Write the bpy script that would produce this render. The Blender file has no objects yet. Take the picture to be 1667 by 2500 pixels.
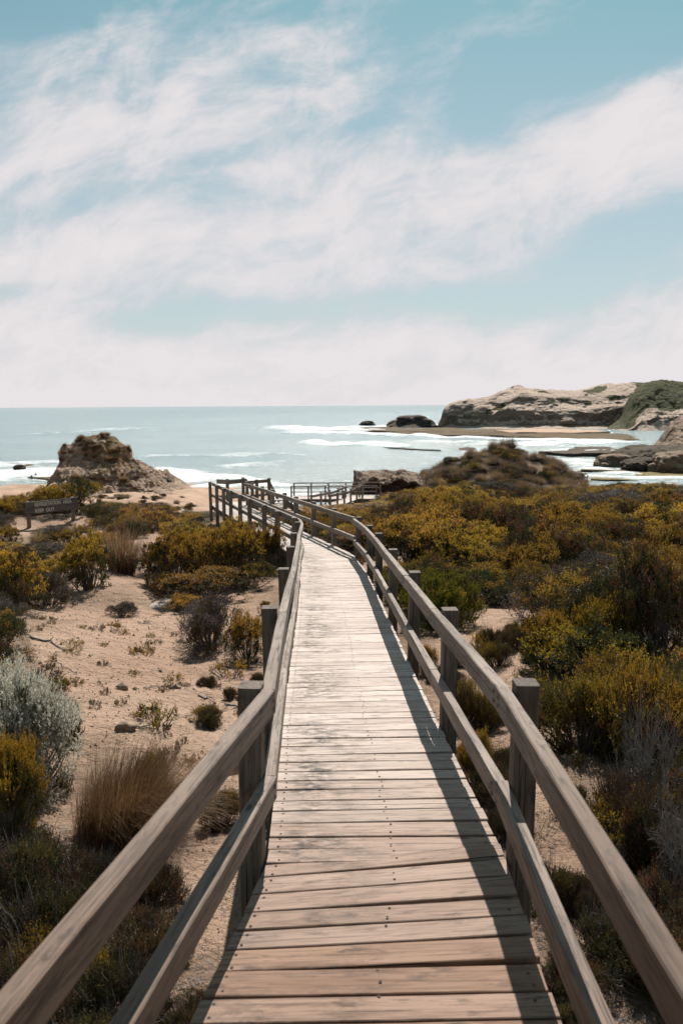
import bpy, math, random
import numpy as np
from mathutils import Vector, Matrix
random.seed(7)
sc = bpy.context.scene
C = sc.collection
rad = math.radians

# ------------------------------------------------------------------ camera
F, CX, CY = 1944.0, 833.5, 1250.0            # the photograph's lens, in its own pixels
PITCH, ROLL = math.atan(261 / F), 0.0062
R0 = np.array([1, 0, 0.]); D0 = np.array([0, -math.sin(PITCH), -math.cos(PITCH)])
AX = np.array([0, math.cos(PITCH), -math.sin(PITCH)])
RI = R0 + ROLL * D0; DI = D0 - ROLL * R0
cam = bpy.data.cameras.new('camera'); cam_o = bpy.data.objects.new('camera', cam); C.objects.link(cam_o)
cam.sensor_fit = 'VERTICAL'; cam.sensor_height = 36; cam.lens = 36 * F / 2500
cam.clip_start = 0.05; cam.clip_end = 60000
m = Matrix((tuple(RI), tuple(-DI), tuple(-AX))).transposed().to_4x4()
cam_o.matrix_world = m.to_quaternion().to_matrix().to_4x4()
cam.dof.use_dof = True; cam.dof.focus_distance = 7.5; cam.dof.aperture_fstop = 4.5
sc.camera = cam_o

# ------------------------------------------------------------------ light and exposure
SUN_EL, SUN_AZ = 53.5, 11.0                    # degrees; azimuth from +Y towards +X
sun = bpy.data.lights.new('sun', 'SUN'); sun.energy = 5.0; sun.angle = rad(0.53); sun.color = (1, .95, .89)
sun_o = bpy.data.objects.new('sun', sun); C.objects.link(sun_o)
sd = Vector((math.cos(rad(SUN_EL)) * math.sin(rad(SUN_AZ)), math.cos(rad(SUN_EL)) * math.cos(rad(SUN_AZ)), math.sin(rad(SUN_EL))))
sun_o.rotation_euler = sd.to_track_quat('Z', 'Y').to_euler()
sc.view_settings.view_transform = 'Standard'; sc.view_settings.look = 'None'
sc.view_settings.exposure = 0.62; sc.view_settings.gamma = 1

SKY_CLOUD = (.43, .435, .455)
SKY_CLOUD_DENSE = (.53, .503, .512)
def build_world():
    w = bpy.data.worlds.new('World'); sc.world = w; w.use_nodes = True
    nt = w.node_tree; N = nt.nodes; L = nt.links; N.clear()
    def mth(op, a, b=None, c=None, clamp=False):
        n = N.new('ShaderNodeMath'); n.operation = op; n.use_clamp = clamp
        for i, v in enumerate((a, b, c)):
            if v is None: continue
            if isinstance(v, (int, float)): n.inputs[i].default_value = v
            else: L.new(v, n.inputs[i])
        return n.outputs[0]
    sky = N.new('ShaderNodeTexSky'); sky.sky_type = 'NISHITA'; sky.sun_disc = False
    sky.sun_elevation = rad(SUN_EL); sky.sun_rotation = rad(SUN_AZ)
    sky.altitude = 20; sky.air_density = 1.0; sky.dust_density = .6; sky.ozone_density = 1.0
    tint = N.new('ShaderNodeMixRGB'); tint.blend_type = 'MULTIPLY'; tint.inputs[0].default_value = 1
    L.new(sky.outputs[0], tint.inputs[1])
    bg1 = N.new('ShaderNodeBackground'); bg1.inputs[1].default_value = 0.062; L.new(tint.outputs[0], bg1.inputs[0])
    tc = N.new('ShaderNodeTexCoord'); sep = N.new('ShaderNodeSeparateXYZ'); L.new(tc.outputs['Generated'], sep.inputs[0])
    ay = mth('MAXIMUM', mth('ABSOLUTE', sep.outputs[1]), .06)
    u = mth('DIVIDE', sep.outputs[0], ay); v = mth('DIVIDE', sep.outputs[2], ay)
    comb = N.new('ShaderNodeCombineXYZ'); L.new(u, comb.inputs[0]); L.new(v, comb.inputs[1])
    # large warp so that edges of cloud banks wander
    nw = N.new('ShaderNodeTexNoise'); nw.inputs['Scale'].default_value = 3.2; nw.inputs['Detail'].default_value = 4
    L.new(comb.outputs[0], nw.inputs['Vector'])
    sw = N.new('ShaderNodeSeparateColor'); L.new(nw.outputs['Color'], sw.inputs[0])
    uw = mth('MULTIPLY_ADD', mth('SUBTRACT', sw.outputs[0], .5), .20, u)
    vw = mth('MULTIPLY_ADD', mth('SUBTRACT', sw.outputs[1], .5), .11, v)
    tz = N.new('ShaderNodeMapRange'); tz.inputs['From Min'].default_value = .04; tz.inputs['From Max'].default_value = .5; L.new(v, tz.inputs['Value'])
    tcol = N.new('ShaderNodeMixRGB'); tcol.inputs[1].default_value = (.70, .90, .84, 1); tcol.inputs[2].default_value = (.52, .97, .78, 1)
    L.new(tz.outputs[0], tcol.inputs[0]); L.new(tcol.outputs[0], tint.inputs[2])
    def uv(px, py):
        r = AX + RI * (px - CX) / F + DI * (py - CY) / F
        return r[0] / r[1], r[2] / r[1]
    total = None
    # cloud banks (+) and blue openings (-): centre, half sizes (px of the photograph), tilt, weight
    for px, py, sx, sy, ang, wgt in BANKS:
        cu, cv = uv(px, py); ca, sa = math.cos(rad(ang)), math.sin(rad(ang))
        du = mth('SUBTRACT', uw, cu); dv = mth('SUBTRACT', vw, cv)
        a = mth('MULTIPLY', mth('ADD', mth('MULTIPLY', du, ca), mth('MULTIPLY', dv, sa)), F / sx)
        b = mth('MULTIPLY', mth('SUBTRACT', mth('MULTIPLY', dv, ca), mth('MULTIPLY', du, sa)), F / sy)
        g = mth('EXPONENT', mth('MULTIPLY', mth('ADD', mth('MULTIPLY', a, a), mth('MULTIPLY', b, b)), -1))
        g = mth('MULTIPLY', g, wgt)
        total = g if total is None else mth('ADD', total, g)
    def streak(scale_u, scale_v, ang, sc_, det, rough):
        mp = N.new('ShaderNodeMapping'); mp.vector_type = 'TEXTURE'
        mp.inputs['Rotation'].default_value = (0, 0, rad(ang)); mp.inputs['Scale'].default_value = (scale_u, scale_v, 1)
        cw = N.new('ShaderNodeCombineXYZ'); L.new(uw, cw.inputs[0]); L.new(vw, cw.inputs[1]); L.new(cw.outputs[0], mp.inputs[0])
        n = N.new('ShaderNodeTexNoise'); n.inputs['Scale'].default_value = sc_; n.inputs['Detail'].default_value = det
        n.inputs['Roughness'].default_value = rough; n.inputs['Distortion'].default_value = .25
        L.new(mp.outputs[0], n.inputs['Vector']); return n.outputs['Fac']
    n1 = streak(2.6, 1, 18, 5.0, 9, .62); n2 = streak(3.6, 1, 10, 11, 9, .66); n3 = streak(1.6, 1, 32, 20, 8, .64)
    f = mth('ADD', mth('MULTIPLY', mth('SUBTRACT', n1, .5), 1.7), mth('MULTIPLY', mth('SUBTRACT', n2, .5), 2.1))
    f = mth('ADD', f, mth('MULTIPLY', mth('SUBTRACT', n3, .5), 1.5))
    f = mth('ADD', mth('ADD', f, total), .56)
    # pale band above the horizon
    hz = mth('EXPONENT', mth('MULTIPLY', mth('ABSOLUTE', v), -8.5))
    f = mth('ADD', f, mth('MULTIPLY', hz, .9))
    # unseen cloud overhead and behind the camera cleared to weaken and cool the fill
    el = N.new('ShaderNodeMapRange'); el.inputs['From Min'].default_value = .55; el.inputs['From Max'].default_value = .85; el.inputs['To Max'].default_value = -1.0
    L.new(sep.outputs[2], el.inputs['Value']); f = mth('ADD', f, el.outputs[0])
    bk = N.new('ShaderNodeMapRange'); bk.inputs['From Min'].default_value = .3; bk.inputs['From Max'].default_value = -.3; bk.inputs['To Max'].default_value = -.75
    L.new(sep.outputs[1], bk.inputs['Value']); f = mth('ADD', f, bk.outputs[0])
    mask = N.new('ShaderNodeMapRange'); mask.interpolation_type = 'SMOOTHSTEP'
    mask.inputs['From Min'].default_value = -.05; mask.inputs['From Max'].default_value = 1.08; L.new(f, mask.inputs['Value'])
    veil = N.new('ShaderNodeMapRange'); veil.inputs['From Min'].default_value = .1; veil.inputs['From Max'].default_value = .5; veil.inputs['To Min'].default_value = .62; veil.inputs['To Max'].default_value = .15
    L.new(v, veil.inputs['Value']); L.new(veil.outputs[0], mask.inputs['To Min'])
    mask.inputs['To Max'].default_value = .985; zz = 0
    dens = N.new('ShaderNodeMapRange'); dens.inputs['From Min'].default_value = .45; dens.inputs['From Max'].default_value = 1.25; L.new(f, dens.inputs['Value'])
    cc = N.new('ShaderNodeMixRGB'); L.new(dens.outputs[0], cc.inputs[0])
    cc.inputs[1].default_value = (*SKY_CLOUD, 1); cc.inputs[2].default_value = (*SKY_CLOUD_DENSE, 1)
    bg2 = N.new('ShaderNodeBackground'); L.new(cc.outputs[0], bg2.inputs[0]); bg2.inputs[1].default_value = 1
    mix = N.new('ShaderNodeMixShader'); L.new(mask.outputs[0], mix.inputs[0]); L.new(bg1.outputs[0], mix.inputs[1]); L.new(bg2.outputs[0], mix.inputs[2])
    out = N.new('ShaderNodeOutputWorld'); L.new(mix.outputs[0], out.inputs[0])
BANKS = [(40, 30, 190, 75, 15, -1.5), (1400, 110, 330, 110, 10, -.75), (1640, 80, 180, 130, 0, -.8), (900, 15, 400, 40, 0, -.4), (1240, 260, 130, 80, 40, -.7), (560, 400, 180, 26, 14, -.3), (820, 420, 130, 30, 20, -.25),
         (1600, 570, 260, 45, 14, -.95), (1400, 680, 300, 45, 4, -.75), (450, 785, 130, 34, 0, -.85), (760, 735, 330, 36, 3, -.75),
         (1180, 740, 260, 34, 2, -.5), (900, 325, 110, 26, 10, -.6), (60, 700, 120, 24, 12, -.6), (250, 505, 280, 28, 8, -.3),
         (180, 350, 220, 140, 10, .22), (650, 220, 320, 120, 20, .12), (1420, 400, 360, 90, 22, .42), (900, 500, 330, 70, 16, .22),
         (300, 600, 420, 60, 5, .35), (1500, 300, 240, 70, 20, .35), (120, 820, 260, 70, 0, .35), (1000, 860, 600, 50, 0, .25)]
build_world()

# ------------------------------------------------------------------ helpers
def h32(ix, iy, iz, seed):
    h = (ix.astype(np.int64) * 374761393 + iy.astype(np.int64) * 668265263 + iz.astype(np.int64) * 2147483647 + seed * 1274126177) & 0xffffffff
    h = ((h ^ (h >> 13)) * 1274126177) & 0xffffffff
    return ((h ^ (h >> 16)) & 0xffff) / 32767.5 - 1.0
def vn(x, y, z=0.0, seed=0):                      # value noise, -1..1
    x, y, z = np.broadcast_arrays(np.asarray(x, float), np.asarray(y, float), np.asarray(z, float))
    ix, iy, iz = np.floor(x), np.floor(y), np.floor(z)
    fx, fy, fz = x - ix, y - iy, z - iz
    fx, fy, fz = [t * t * t * (t * (6 * t - 15) + 10) for t in (fx, fy, fz)]
    r = 0
    for a in (0, 1):
        for b in (0, 1):
            for c in (0, 1):
                r = r + h32(ix + a, iy + b, iz + c, seed) * (fx if a else 1 - fx) * (fy if b else 1 - fy) * (fz if c else 1 - fz)
    return r
def fbm(x, y, z=0.0, oct=4, seed=0, gain=.5):
    s, a, f = 0, 1.0, 1.0
    for i in range(oct):
        s = s + a * vn(x * f + 13.7 * i, y * f - 7.1 * i, np.asarray(z) * f, seed + i); a *= gain; f *= 2.03
    return s
def ray(px, py): return AX + RI * (px - CX) / F + DI * (py - CY) / F
def at_y(px, py, Y): r = ray(px, py); return r * Y / r[1]
def at_z(px, py, z): r = ray(px, py); return r * z / r[2]

def tag(o, label=None, cat=None, group=None, kind=None):
    if label: o['label'] = label
    if cat: o['category'] = cat
    if group: o['group'] = group
    if kind: o['kind'] = kind
    return o
def empty(name, loc, label=None, cat=None, group=None, kind=None):
    o = bpy.data.objects.new(name, None); C.objects.link(o); o.location = loc; o.empty_display_size = .2
    return tag(o, label, cat, group, kind)
def mesh_np(name, V, Fq, mats=(), col=None, matidx=None, smooth=False, attrs=None):
    me = bpy.data.meshes.new(name); V = np.asarray(V, np.float32); Fq = np.asarray(Fq, np.int32)
    k = Fq.shape[1]
    me.vertices.add(len(V)); me.vertices.foreach_set('co', V.ravel())
    me.loops.add(Fq.size); me.loops.foreach_set('vertex_index', Fq.ravel())
    me.polygons.add(len(Fq)); me.polygons.foreach_set('loop_start', np.arange(0, Fq.size, k, dtype=np.int32))
    try: me.polygons.foreach_set('loop_total', np.full(len(Fq), k, np.int32))
    except Exception: pass
    for mt in mats: me.materials.append(mt)
    if matidx is not None: me.polygons.foreach_set('material_index', np.asarray(matidx, np.int32))
    me.polygons.foreach_set('use_smooth', np.full(len(Fq), smooth))
    if col is not None:
        a = me.color_attributes.new('Col', 'FLOAT_COLOR', 'POINT')
        c4 = np.ones((len(V), 4), np.float32); c4[:, :3] = col; a.data.foreach_set('color', c4.ravel())
    for nm, arr in (attrs or {}).items():
        arr = np.asarray(arr, np.float32)
        if arr.ndim == 1:
            a = me.attributes.new(nm, 'FLOAT', 'POINT'); a.data.foreach_set('value', arr)
        else:
            a = me.attributes.new(nm, 'FLOAT_VECTOR', 'POINT'); a.data.foreach_set('vector', arr.ravel())
    me.update(calc_edges=True); me.validate()
    return me
def link(name, me, parent=None, loc=(0, 0, 0)):
    o = bpy.data.objects.new(name, me); C.objects.link(o); o.location = loc
    if parent: o.parent = parent
    return o

# ------------------------------------------------------------------ materials
class NB:
    def __init__(s, name, rough=.8, spec=.3):
        s.m = bpy.data.materials.new(name); s.m.use_nodes = True; s.nt = s.m.node_tree
        s.b = s.nt.nodes['Principled BSDF']; s.b.inputs['Roughness'].default_value = rough
        s.b.inputs['Specular IOR Level'].default_value = spec
    def n(s, t, **kw):
        n = s.nt.nodes.new(t)
        for k, v in kw.items(): setattr(n, k, v)
        return n
    def l(s, a, b): s.nt.links.new(a, b)
    def sv(s, sock, v):
        if isinstance(v, (int, float)): sock.default_value = v
        elif isinstance(v, tuple): sock.default_value = (*v, 1) if len(v) == 3 and sock.type == 'RGBA' else v
        else: s.l(v, sock)
    def math(s, op, a, b=0., clamp=False):
        n = s.n('ShaderNodeMath', operation=op); n.use_clamp = clamp; s.sv(n.inputs[0], a); s.sv(n.inputs[1], b); return n.outputs[0]
    def mix(s, f, a, b, mode='MIX'):
        n = s.n('ShaderNodeMixRGB', blend_type=mode); s.sv(n.inputs[0], f); s.sv(n.inputs[1], a); s.sv(n.inputs[2], b); return n.outputs[0]
    def noise(s, vec, scale, det=4, rough=.55, sx=(1, 1, 1), loc=(0, 0, 0), dist=0., color=False):
        mp = s.n('ShaderNodeMapping'); mp.inputs['Scale'].default_value = sx; mp.inputs['Location'].default_value = loc; s.l(vec, mp.inputs[0])
        n = s.n('ShaderNodeTexNoise'); n.inputs['Scale'].default_value = scale; n.inputs['Detail'].default_value = det
        n.inputs['Roughness'].default_value = rough; n.inputs['Distortion'].default_value = dist; s.l(mp.outputs[0], n.inputs['Vector'])
        return n.outputs['Color' if color else 'Fac']
    def mr(s, v, a, b, c=0., d=1., smooth=False):
        n = s.n('ShaderNodeMapRange')
        if smooth: n.interpolation_type = 'SMOOTHSTEP'
        s.sv(n.inputs['Value'], v)
        for k, x in (('From Min', a), ('From Max', b), ('To Min', c), ('To Max', d)): n.inputs[k].default_value = x
        return n.outputs[0]
    def attr(s, nm, out='Vector'): return s.n('ShaderNodeAttribute', attribute_name=nm).outputs[out]
    def pos(s): return s.n('ShaderNodeNewGeometry').outputs['Position']
    def obj(s): return s.n('ShaderNodeTexCoord').outputs['Object']
    def color(s, v): s.sv(s.b.inputs['Base Color'], v)
    def bump(s, h, st, d): 
        n = s.n('ShaderNodeBump'); n.inputs['Strength'].default_value = st; n.inputs['Distance'].default_value = d; s.l(h, n.inputs['Height'])
        s.l(n.outputs[0], s.b.inputs['Normal'])

def wood(name, ca, cb, dark, rough=.62, spec=.35, deck=False):
    b = NB(name, rough, spec); g = b.attr('gc')          # gc = metres along the grain, across, up (+ random offset)
    n_big = b.noise(g, 1.0, 3, .6, (.5, 2, 2)); n_fine = b.noise(g, 1.0, 6, .7, (2.2, 70, 70), dist=.6); n_mid = b.noise(g, 1.0, 5, .6, (3, 26, 26), dist=1.2)
    n_blot = b.noise(g, 1.0, 5, .65, (7, 22, 22), loc=(5, 5, 5))
    c = b.mix(b.mr(n_big, .34, .66), ca, cb)
    c = b.mix(b.mr(n_mid, .50, .72, 0, .45 if deck else .7), c, dark)
    c = b.mix(b.mr(n_fine, .49, .64, 0, .62 if deck else .75), c, dark)
    c = b.mix(b.mr(n_blot, .56, .70, 0, .8), c, dark)
    crack = b.noise(g, 1.0, 2, .5, (1.1, 75, 75), loc=(1, 8, 3), dist=.3)
    c = b.mix(b.mr(crack, .665, .70, 0, .9), c, tuple(x * .35 for x in dark))
    # knots
    vo = b.n('ShaderNodeTexVoronoi'); vo.inputs['Scale'].default_value = 1; mp = b.n('ShaderNodeMapping'); mp.inputs['Scale'].default_value = (1.6, 6, 6)
    b.l(g, mp.inputs[0]); b.l(mp.outputs[0], vo.inputs['Vector'])
    c = b.mix(b.mr(vo.outputs['Distance'], .035, .085, .85, 0), c, tuple(x * .55 for x in dark))
    if deck:
        e = b.attr('ed', 'Fac')                          # metres from the plank's left end
        p = b.pos()
        lic = b.noise(p, 9, 6, .75, (1, 2.2, 1)); zone = b.math('MULTIPLY', b.mr(e, .02, .14, 0, 1), b.mr(e, .25, .6, 1, 0))
        lic2 = b.noise(p, 2.1, 2, .5)
        f = b.math('MULTIPLY', b.math('MULTIPLY', zone, b.mr(lic, .44, .57)), b.mr(lic2, .38, .55))
        c = b.mix(b.math('MULTIPLY', f, .85), c, (.035, .03, .025))
        zr = b.mr(e, .8, 1.12, 0, .7)                    # weather streaks at the other end
        st = b.noise(g, 1.0, 5, .7, (6, 60, 60), loc=(9, 2, 1))
        c = b.mix(b.math('MULTIPLY', zr, b.mr(st, .5, .66)), c, dark)
        b.sv(b.b.inputs['Roughness'], b.mr(n_mid, .3, .8, .6, .8))
    c = b.mix(b.attr('tone', 'Fac'), c, b.mix(1., c, (.36, .215, .125) if deck else (.44, .31, .225), 'MULTIPLY'))      # lens vignette painted in: boards and rails browner, darker towards the camera
    b.color(c); b.bump(b.math('ADD', b.math('MULTIPLY', n_fine, .7), b.math('MULTIPLY', n_mid, .6)), .55, .006)
    return b.m
M = {}
M['deck'] = wood('deck_wood', (.53, .445, .39), (.385, .31, .26), (.12, .092, .077), .7, .3, deck=True)
M['rail'] = wood('rail_wood', (.30, .245, .205), (.17, .132, .105), (.05, .04, .034), .7, .25)
M['post'] = wood('post_wood', (.165, .13, .105), (.10, .08, .064), (.035, .029, .025), .75, .2)
M['sign'] = wood('sign_wood', (.19, .158, .135), (.13, .108, .093), (.03, .027, .025), .75, .2)
b = NB('nail_rust', .85, .05); b.color((.06, .045, .038)); M['nail'] = b.m
b = NB('bolt_hole_rust', .8, .2); b.color((.055, .025, .018)); M['rust'] = b.m
b = NB('faded_paint', .8, .2); b.color((.62, .56, .48)); M['paint'] = b.m

def mat_leaf(name, trans=.35, rough=.55, spec=.25, var=.36):
    b = NB(name, rough, spec); c = b.n('ShaderNodeVertexColor'); c.layer_name = 'Col'
    oi = b.n('ShaderNodeObjectInfo'); k = b.mr(oi.outputs['Random'], 0, 1, 1 - var, 1 + var)
    hs = b.n('ShaderNodeHueSaturation'); b.l(c.outputs[0], hs.inputs['Color']); b.l(k, hs.inputs['Value'])
    b.sv(hs.inputs['Hue'], b.mr(b.math('FRACT', b.math('MULTIPLY', oi.outputs['Random'], 7.3)), 0, 1, .488, .512))
    b.color(hs.outputs[0])
    tr = b.n('ShaderNodeBsdfTranslucent'); b.l(hs.outputs[0], tr.inputs[0]); mx = b.n('ShaderNodeMixShader'); mx.inputs[0].default_value = trans
    b.l(b.b.outputs[0], mx.inputs[1]); b.l(tr.outputs[0], mx.inputs[2]); b.l(mx.outputs[0], b.nt.nodes['Material Output'].inputs[0])
    return b.m
M['leaf'] = mat_leaf('leaves'); M['leaf_silver'] = mat_leaf('silver_leaves', .4, .6, .3, .05); M['grass'] = mat_leaf('dry_grass', .35, .6, .2, .15)
b = NB('bark', .85, .15); b.color(b.mix(b.noise(b.obj(), 30, 4), (.085, .068, .058), (.16, .14, .125))); M['bark'] = b.m
b = NB('dead_wood', .8, .2); b.color(b.mix(b.noise(b.obj(), 30, 4), (.11, .095, .085), (.27, .245, .225))); M['dead'] = b.m

def mat_sand():
    b = NB('sand', .9, .15); p = b.pos()
    c = b.mix(b.mr(b.noise(p, .55, 4), .35, .65), (.375, .243, .168), (.43, .298, .212))
    c = b.mix(b.mr(b.noise(p, 3.2, 6, .7), .5, .75, 0, .55), c, (.29, .185, .125))
    c = b.mix(b.mr(b.noise(p, 26, 5, .75), .55, .66, 0, .7), c, (.17, .105, .07))
    c = b.mix(b.mr(b.noise(p, 8, 7, .8, loc=(7, 1, 0)), .58, .68, 0, .65), c, (.15, .095, .065))
    c = b.mix(b.mr(b.noise(p, 60, 3, .7, loc=(3, 3, 3)), .62, .72, 0, .5), c, (.50, .42, .35))
    lit = b.attr('litter', 'Fac')
    lf = b.math('MULTIPLY', lit, b.mr(b.noise(p, 14, 6, .8), .30, .48))
    c = b.mix(b.math('MULTIPLY', lf, .8), c, b.mix(b.noise(p, 40, 3), (.10, .07, .045), (.22, .15, .10)))
    b.color(c)
    h = b.math('ADD', b.math('MULTIPLY', b.noise(p, 5, 6, .6), 1.0), b.math('MULTIPLY', b.noise(p, 32, 5, .7), .35))
    b.bump(h, 1., .13); return b.m
M['sand'] = mat_sand()
b = NB('pebble', .85, .2); b.color(b.mix(b.noise(b.pos(), 9, 3), (.11, .07, .048), (.34, .26, .20))); M['pebble'] = b.m

def mat_rock(name, ca, cb, dark, flat, s=1.0, vegc=None, fd=.42, ft=(.55, .8)):
    b = NB(name, .9, .15); p = b.pos(); ge = b.n('ShaderNodeNewGeometry'); sx = b.n('ShaderNodeSeparateXYZ'); b.l(ge.outputs['Normal'], sx.inputs[0])
    c = b.mix(b.mr(b.noise(p, .5 * s, 5), .35, .65), ca, cb)
    str_ = b.noise(p, 1.0 * s, 5, .65, (.25, .25, 2.2), dist=.8)
    c = b.mix(b.mr(str_, .45, .68, 0, .75), c, dark)
    c = b.mix(b.mr(b.noise(p, 2.2 * s, 6, .75), .53, .68, 0, .8), c, dark)
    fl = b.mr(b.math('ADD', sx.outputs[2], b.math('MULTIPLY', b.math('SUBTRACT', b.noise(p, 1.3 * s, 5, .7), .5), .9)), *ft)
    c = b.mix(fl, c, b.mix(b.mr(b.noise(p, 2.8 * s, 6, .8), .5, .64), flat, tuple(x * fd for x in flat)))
    if vegc:
        vg = b.attr('veg', 'Fac'); vc = b.mix(b.mr(b.noise(p, .9 * s, 6, .75), .35, .65), vegc[0], vegc[1])
        vf = b.mr(b.math('ADD', vg, b.math('MULTIPLY', b.math('SUBTRACT', b.noise(p, 1.1 * s, 5, .7), .5), .9)), .42, .58)
        c = b.mix(vf, c, vc)
    b.color(c); b.bump(b.math('ADD', b.noise(p, 1.6 * s, 6, .75), b.math('MULTIPLY', str_, .7)), 1.0, .9 / s); return b.m
TAN = (.40, .27, .19)
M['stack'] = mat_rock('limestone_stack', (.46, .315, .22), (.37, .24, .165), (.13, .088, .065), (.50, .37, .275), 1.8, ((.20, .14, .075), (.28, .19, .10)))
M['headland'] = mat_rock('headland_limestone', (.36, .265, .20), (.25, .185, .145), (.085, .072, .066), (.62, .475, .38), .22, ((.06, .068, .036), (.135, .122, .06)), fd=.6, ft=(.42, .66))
M['near_cliff'] = mat_rock('eroded_cliff', (.30, .21, .15), (.2, .14, .10), (.045, .036, .032), (.40, .29, .21), .4, ((.07, .065, .03), (.1, .085, .04)))
M['dark_rock'] = mat_rock('dark_sea_rock', (.07, .058, .05), (.05, .043, .04), (.02, .018, .018), (.15, .115, .085), .5)
M['reef'] = mat_rock('reef_flat', (.16, .12, .085), (.12, .09, .065), (.05, .042, .035), (.21, .155, .095), .25)
M['algae_reef'] = mat_rock('algae_reef', (.2, .16, .09), (.14, .11, .07), (.05, .04, .035), (.33, .26, .12), .5)

def mat_water():
    b = NB('sea_water', .22, .5); p = b.pos()
    b.b.inputs['IOR'].default_value = 1.33
    c = b.mix(b.mr(b.noise(p, .012, 4, .6, (.6, 1, 1)), .35, .65), (.125, .205, .215), (.17, .245, .25))
    sh = b.attr('shallow', 'Fac'); c = b.mix(sh, c, (.27, .315, .30))
    fm = b.attr('foam', 'Fac')
    n1 = b.noise(p, .10, 7, .72, (.45, 1, 1), dist=.6); n2 = b.noise(p, .6, 5, .7, (.6, 1, 1))
    v = b.math('ADD', b.math('MULTIPLY', n1, .62), b.math('MULTIPLY', n2, .38))
    f = b.mr(b.math('ADD', v, b.math('MULTIPLY', fm, .27)), .60, .80, 0, .92, True)
    # scattered small white caps
    wc = b.mr(b.noise(p, .055, 8, .78, (.35, 1.5, 1), loc=(40, 3, 0)), .665, .72, 0, .7)
    gl = b.math('MULTIPLY', b.mr(b.noise(p, .7, 4, .8, (.4, 1.6, 1), loc=(3, 9, 0)), .60, .68), b.mr(b.math('ADD', sh, fm), .05, .6, .12, .75))  # sun glitter painted into the water colour as fine whitecap-like specks
    f = b.math('MAXIMUM', b.math('MAXIMUM', f, wc), gl)
    b.color(b.mix(f, c, (.70, .69, .68))); b.sv(b.b.inputs['Roughness'], b.mr(f, 0, 1, .2, .8))
    h = b.math('ADD', b.math('MULTIPLY', b.noise(p, .16, 6, .65, (.5, 1.3, 1)), 1.4), b.math('MULTIPLY', b.noise(p, 1.1, 5, .7, (.6, 1.2, 1)), .38))
    b.bump(h, 1., 1.3); return b.m
M['water'] = mat_water()

# ------------------------------------------------------------------ terrain
SEA = -18.5
GY = np.array([-30, -5, 0, 3.5, 7, 10, 16, 22, 28, 35, 50, 62, 80, 95, 112, 135, 160, 190, 260, 400.])
GZ = np.array([-1.6, -2.0, -2.28, -2.56, -2.82, -3.02, -3.5, -3.95, -4.25, -4.85, -6.5, -7.9, -9.0, -9.9, -12.6, -15.6, -17.5, -18.45, -21, -24.])
GM = np.array([-1.6, -2.0, -2.28, -2.56, -2.86, -3.1, -3.62, -4.0, -4.3, -5.2, -6.7, -7.9, -12., -15.5, -17.6, -18.6, -19.5, -21, -23, -26.])
def sstep(a, b, x): t = np.clip((x - a) / (b - a), 0, 1); return t * t * (3 - 2 * t)
def gauss(x, y, cx, cy, sx, sy): return np.exp(-((x - cx) / sx) ** 2 - ((y - cy) / sy) ** 2)
def path_dist(x, y):                                  # rough distance to the boardwalk's centre line
    P = [(0, -3), (.02, 2), (.17, 3.5), (-.03, 12), (-.25, 15.7), (-3.9, 27.6), (-3.2, 31.5)]
    d = np.full(np.broadcast(x, y).shape, 1e9)
    for (ax, ay), (bx, by) in zip(P[:-1], P[1:]):
        t = np.clip(((x - ax) * (bx - ax) + (y - ay) * (by - ay)) / ((bx - ax) ** 2 + (by - ay) ** 2), 0, 1)
        d = np.minimum(d, np.hypot(x - ax - t * (bx - ax), y - ay - t * (by - ay)))
    return d
def ground(x, y):
    x = np.asarray(x, float); y = np.asarray(y, float)
    zs = np.interp(y, GY, GZ); zm = np.interp(y, GY, GM)
    mid = sstep(-17, -9, x) * (1 - sstep(3, 9, x)); mid = mid * sstep(30, 60, y)
    z = zs * (1 - mid) + zm * mid
    pd = path_dist(x, y); off = sstep(.9, 4, pd)
    z = z + off * (fbm(x * .22, y * .22, 0, 3, 5) * .28) * (1 - sstep(60, 120, y) * .2)
    z = z + .35 * gauss(x, y, -6.5, 17, 4, 5) + .25 * gauss(x, y, 4, 9, 2.5, 4) + .5 * gauss(x, y, 9, 20, 6, 8)
    z = z + 3.2 * gauss(x, y, 16.2, 82, 4.2, 8) + 2.3 * gauss(x, y, 10.6, 78, 4.6, 8) + 2.1 * gauss(x, y, 21, 80, 3.6, 8)
    z = z + .32 * fbm(x * .7, y * .7, 0, 3, 71) * gauss(x, y, 15.5, 80, 7, 9)
    z = z - .9 * sstep(26, 40, x) * sstep(50, 70, y) 
    z = z + fbm(x * 1.3, y * 1.3, 0, 3, 9) * .05 * sstep(.4, 1.4, pd)
    near = 1 - sstep(14, 30, y)
    z = z + near * fbm(x * 5, y * 5, 0, 3, 19) * .018
    return z
def spot(px, py):                                     # where the ground stands at a place seen in the photograph
    r = ray(px, py); r = r / r[1]; Y = 1.0
    ys = np.concatenate([np.arange(1, 30, .05), np.arange(30, 240, .4)])
    P = r[None, :] * ys[:, None]; g = ground(P[:, 0], P[:, 1]); k = np.nonzero(P[:, 2] <= g)[0]
    k = k[0] if len(k) else len(ys) - 1
    return np.array([P[k, 0], P[k, 1], g[k]])

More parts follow.
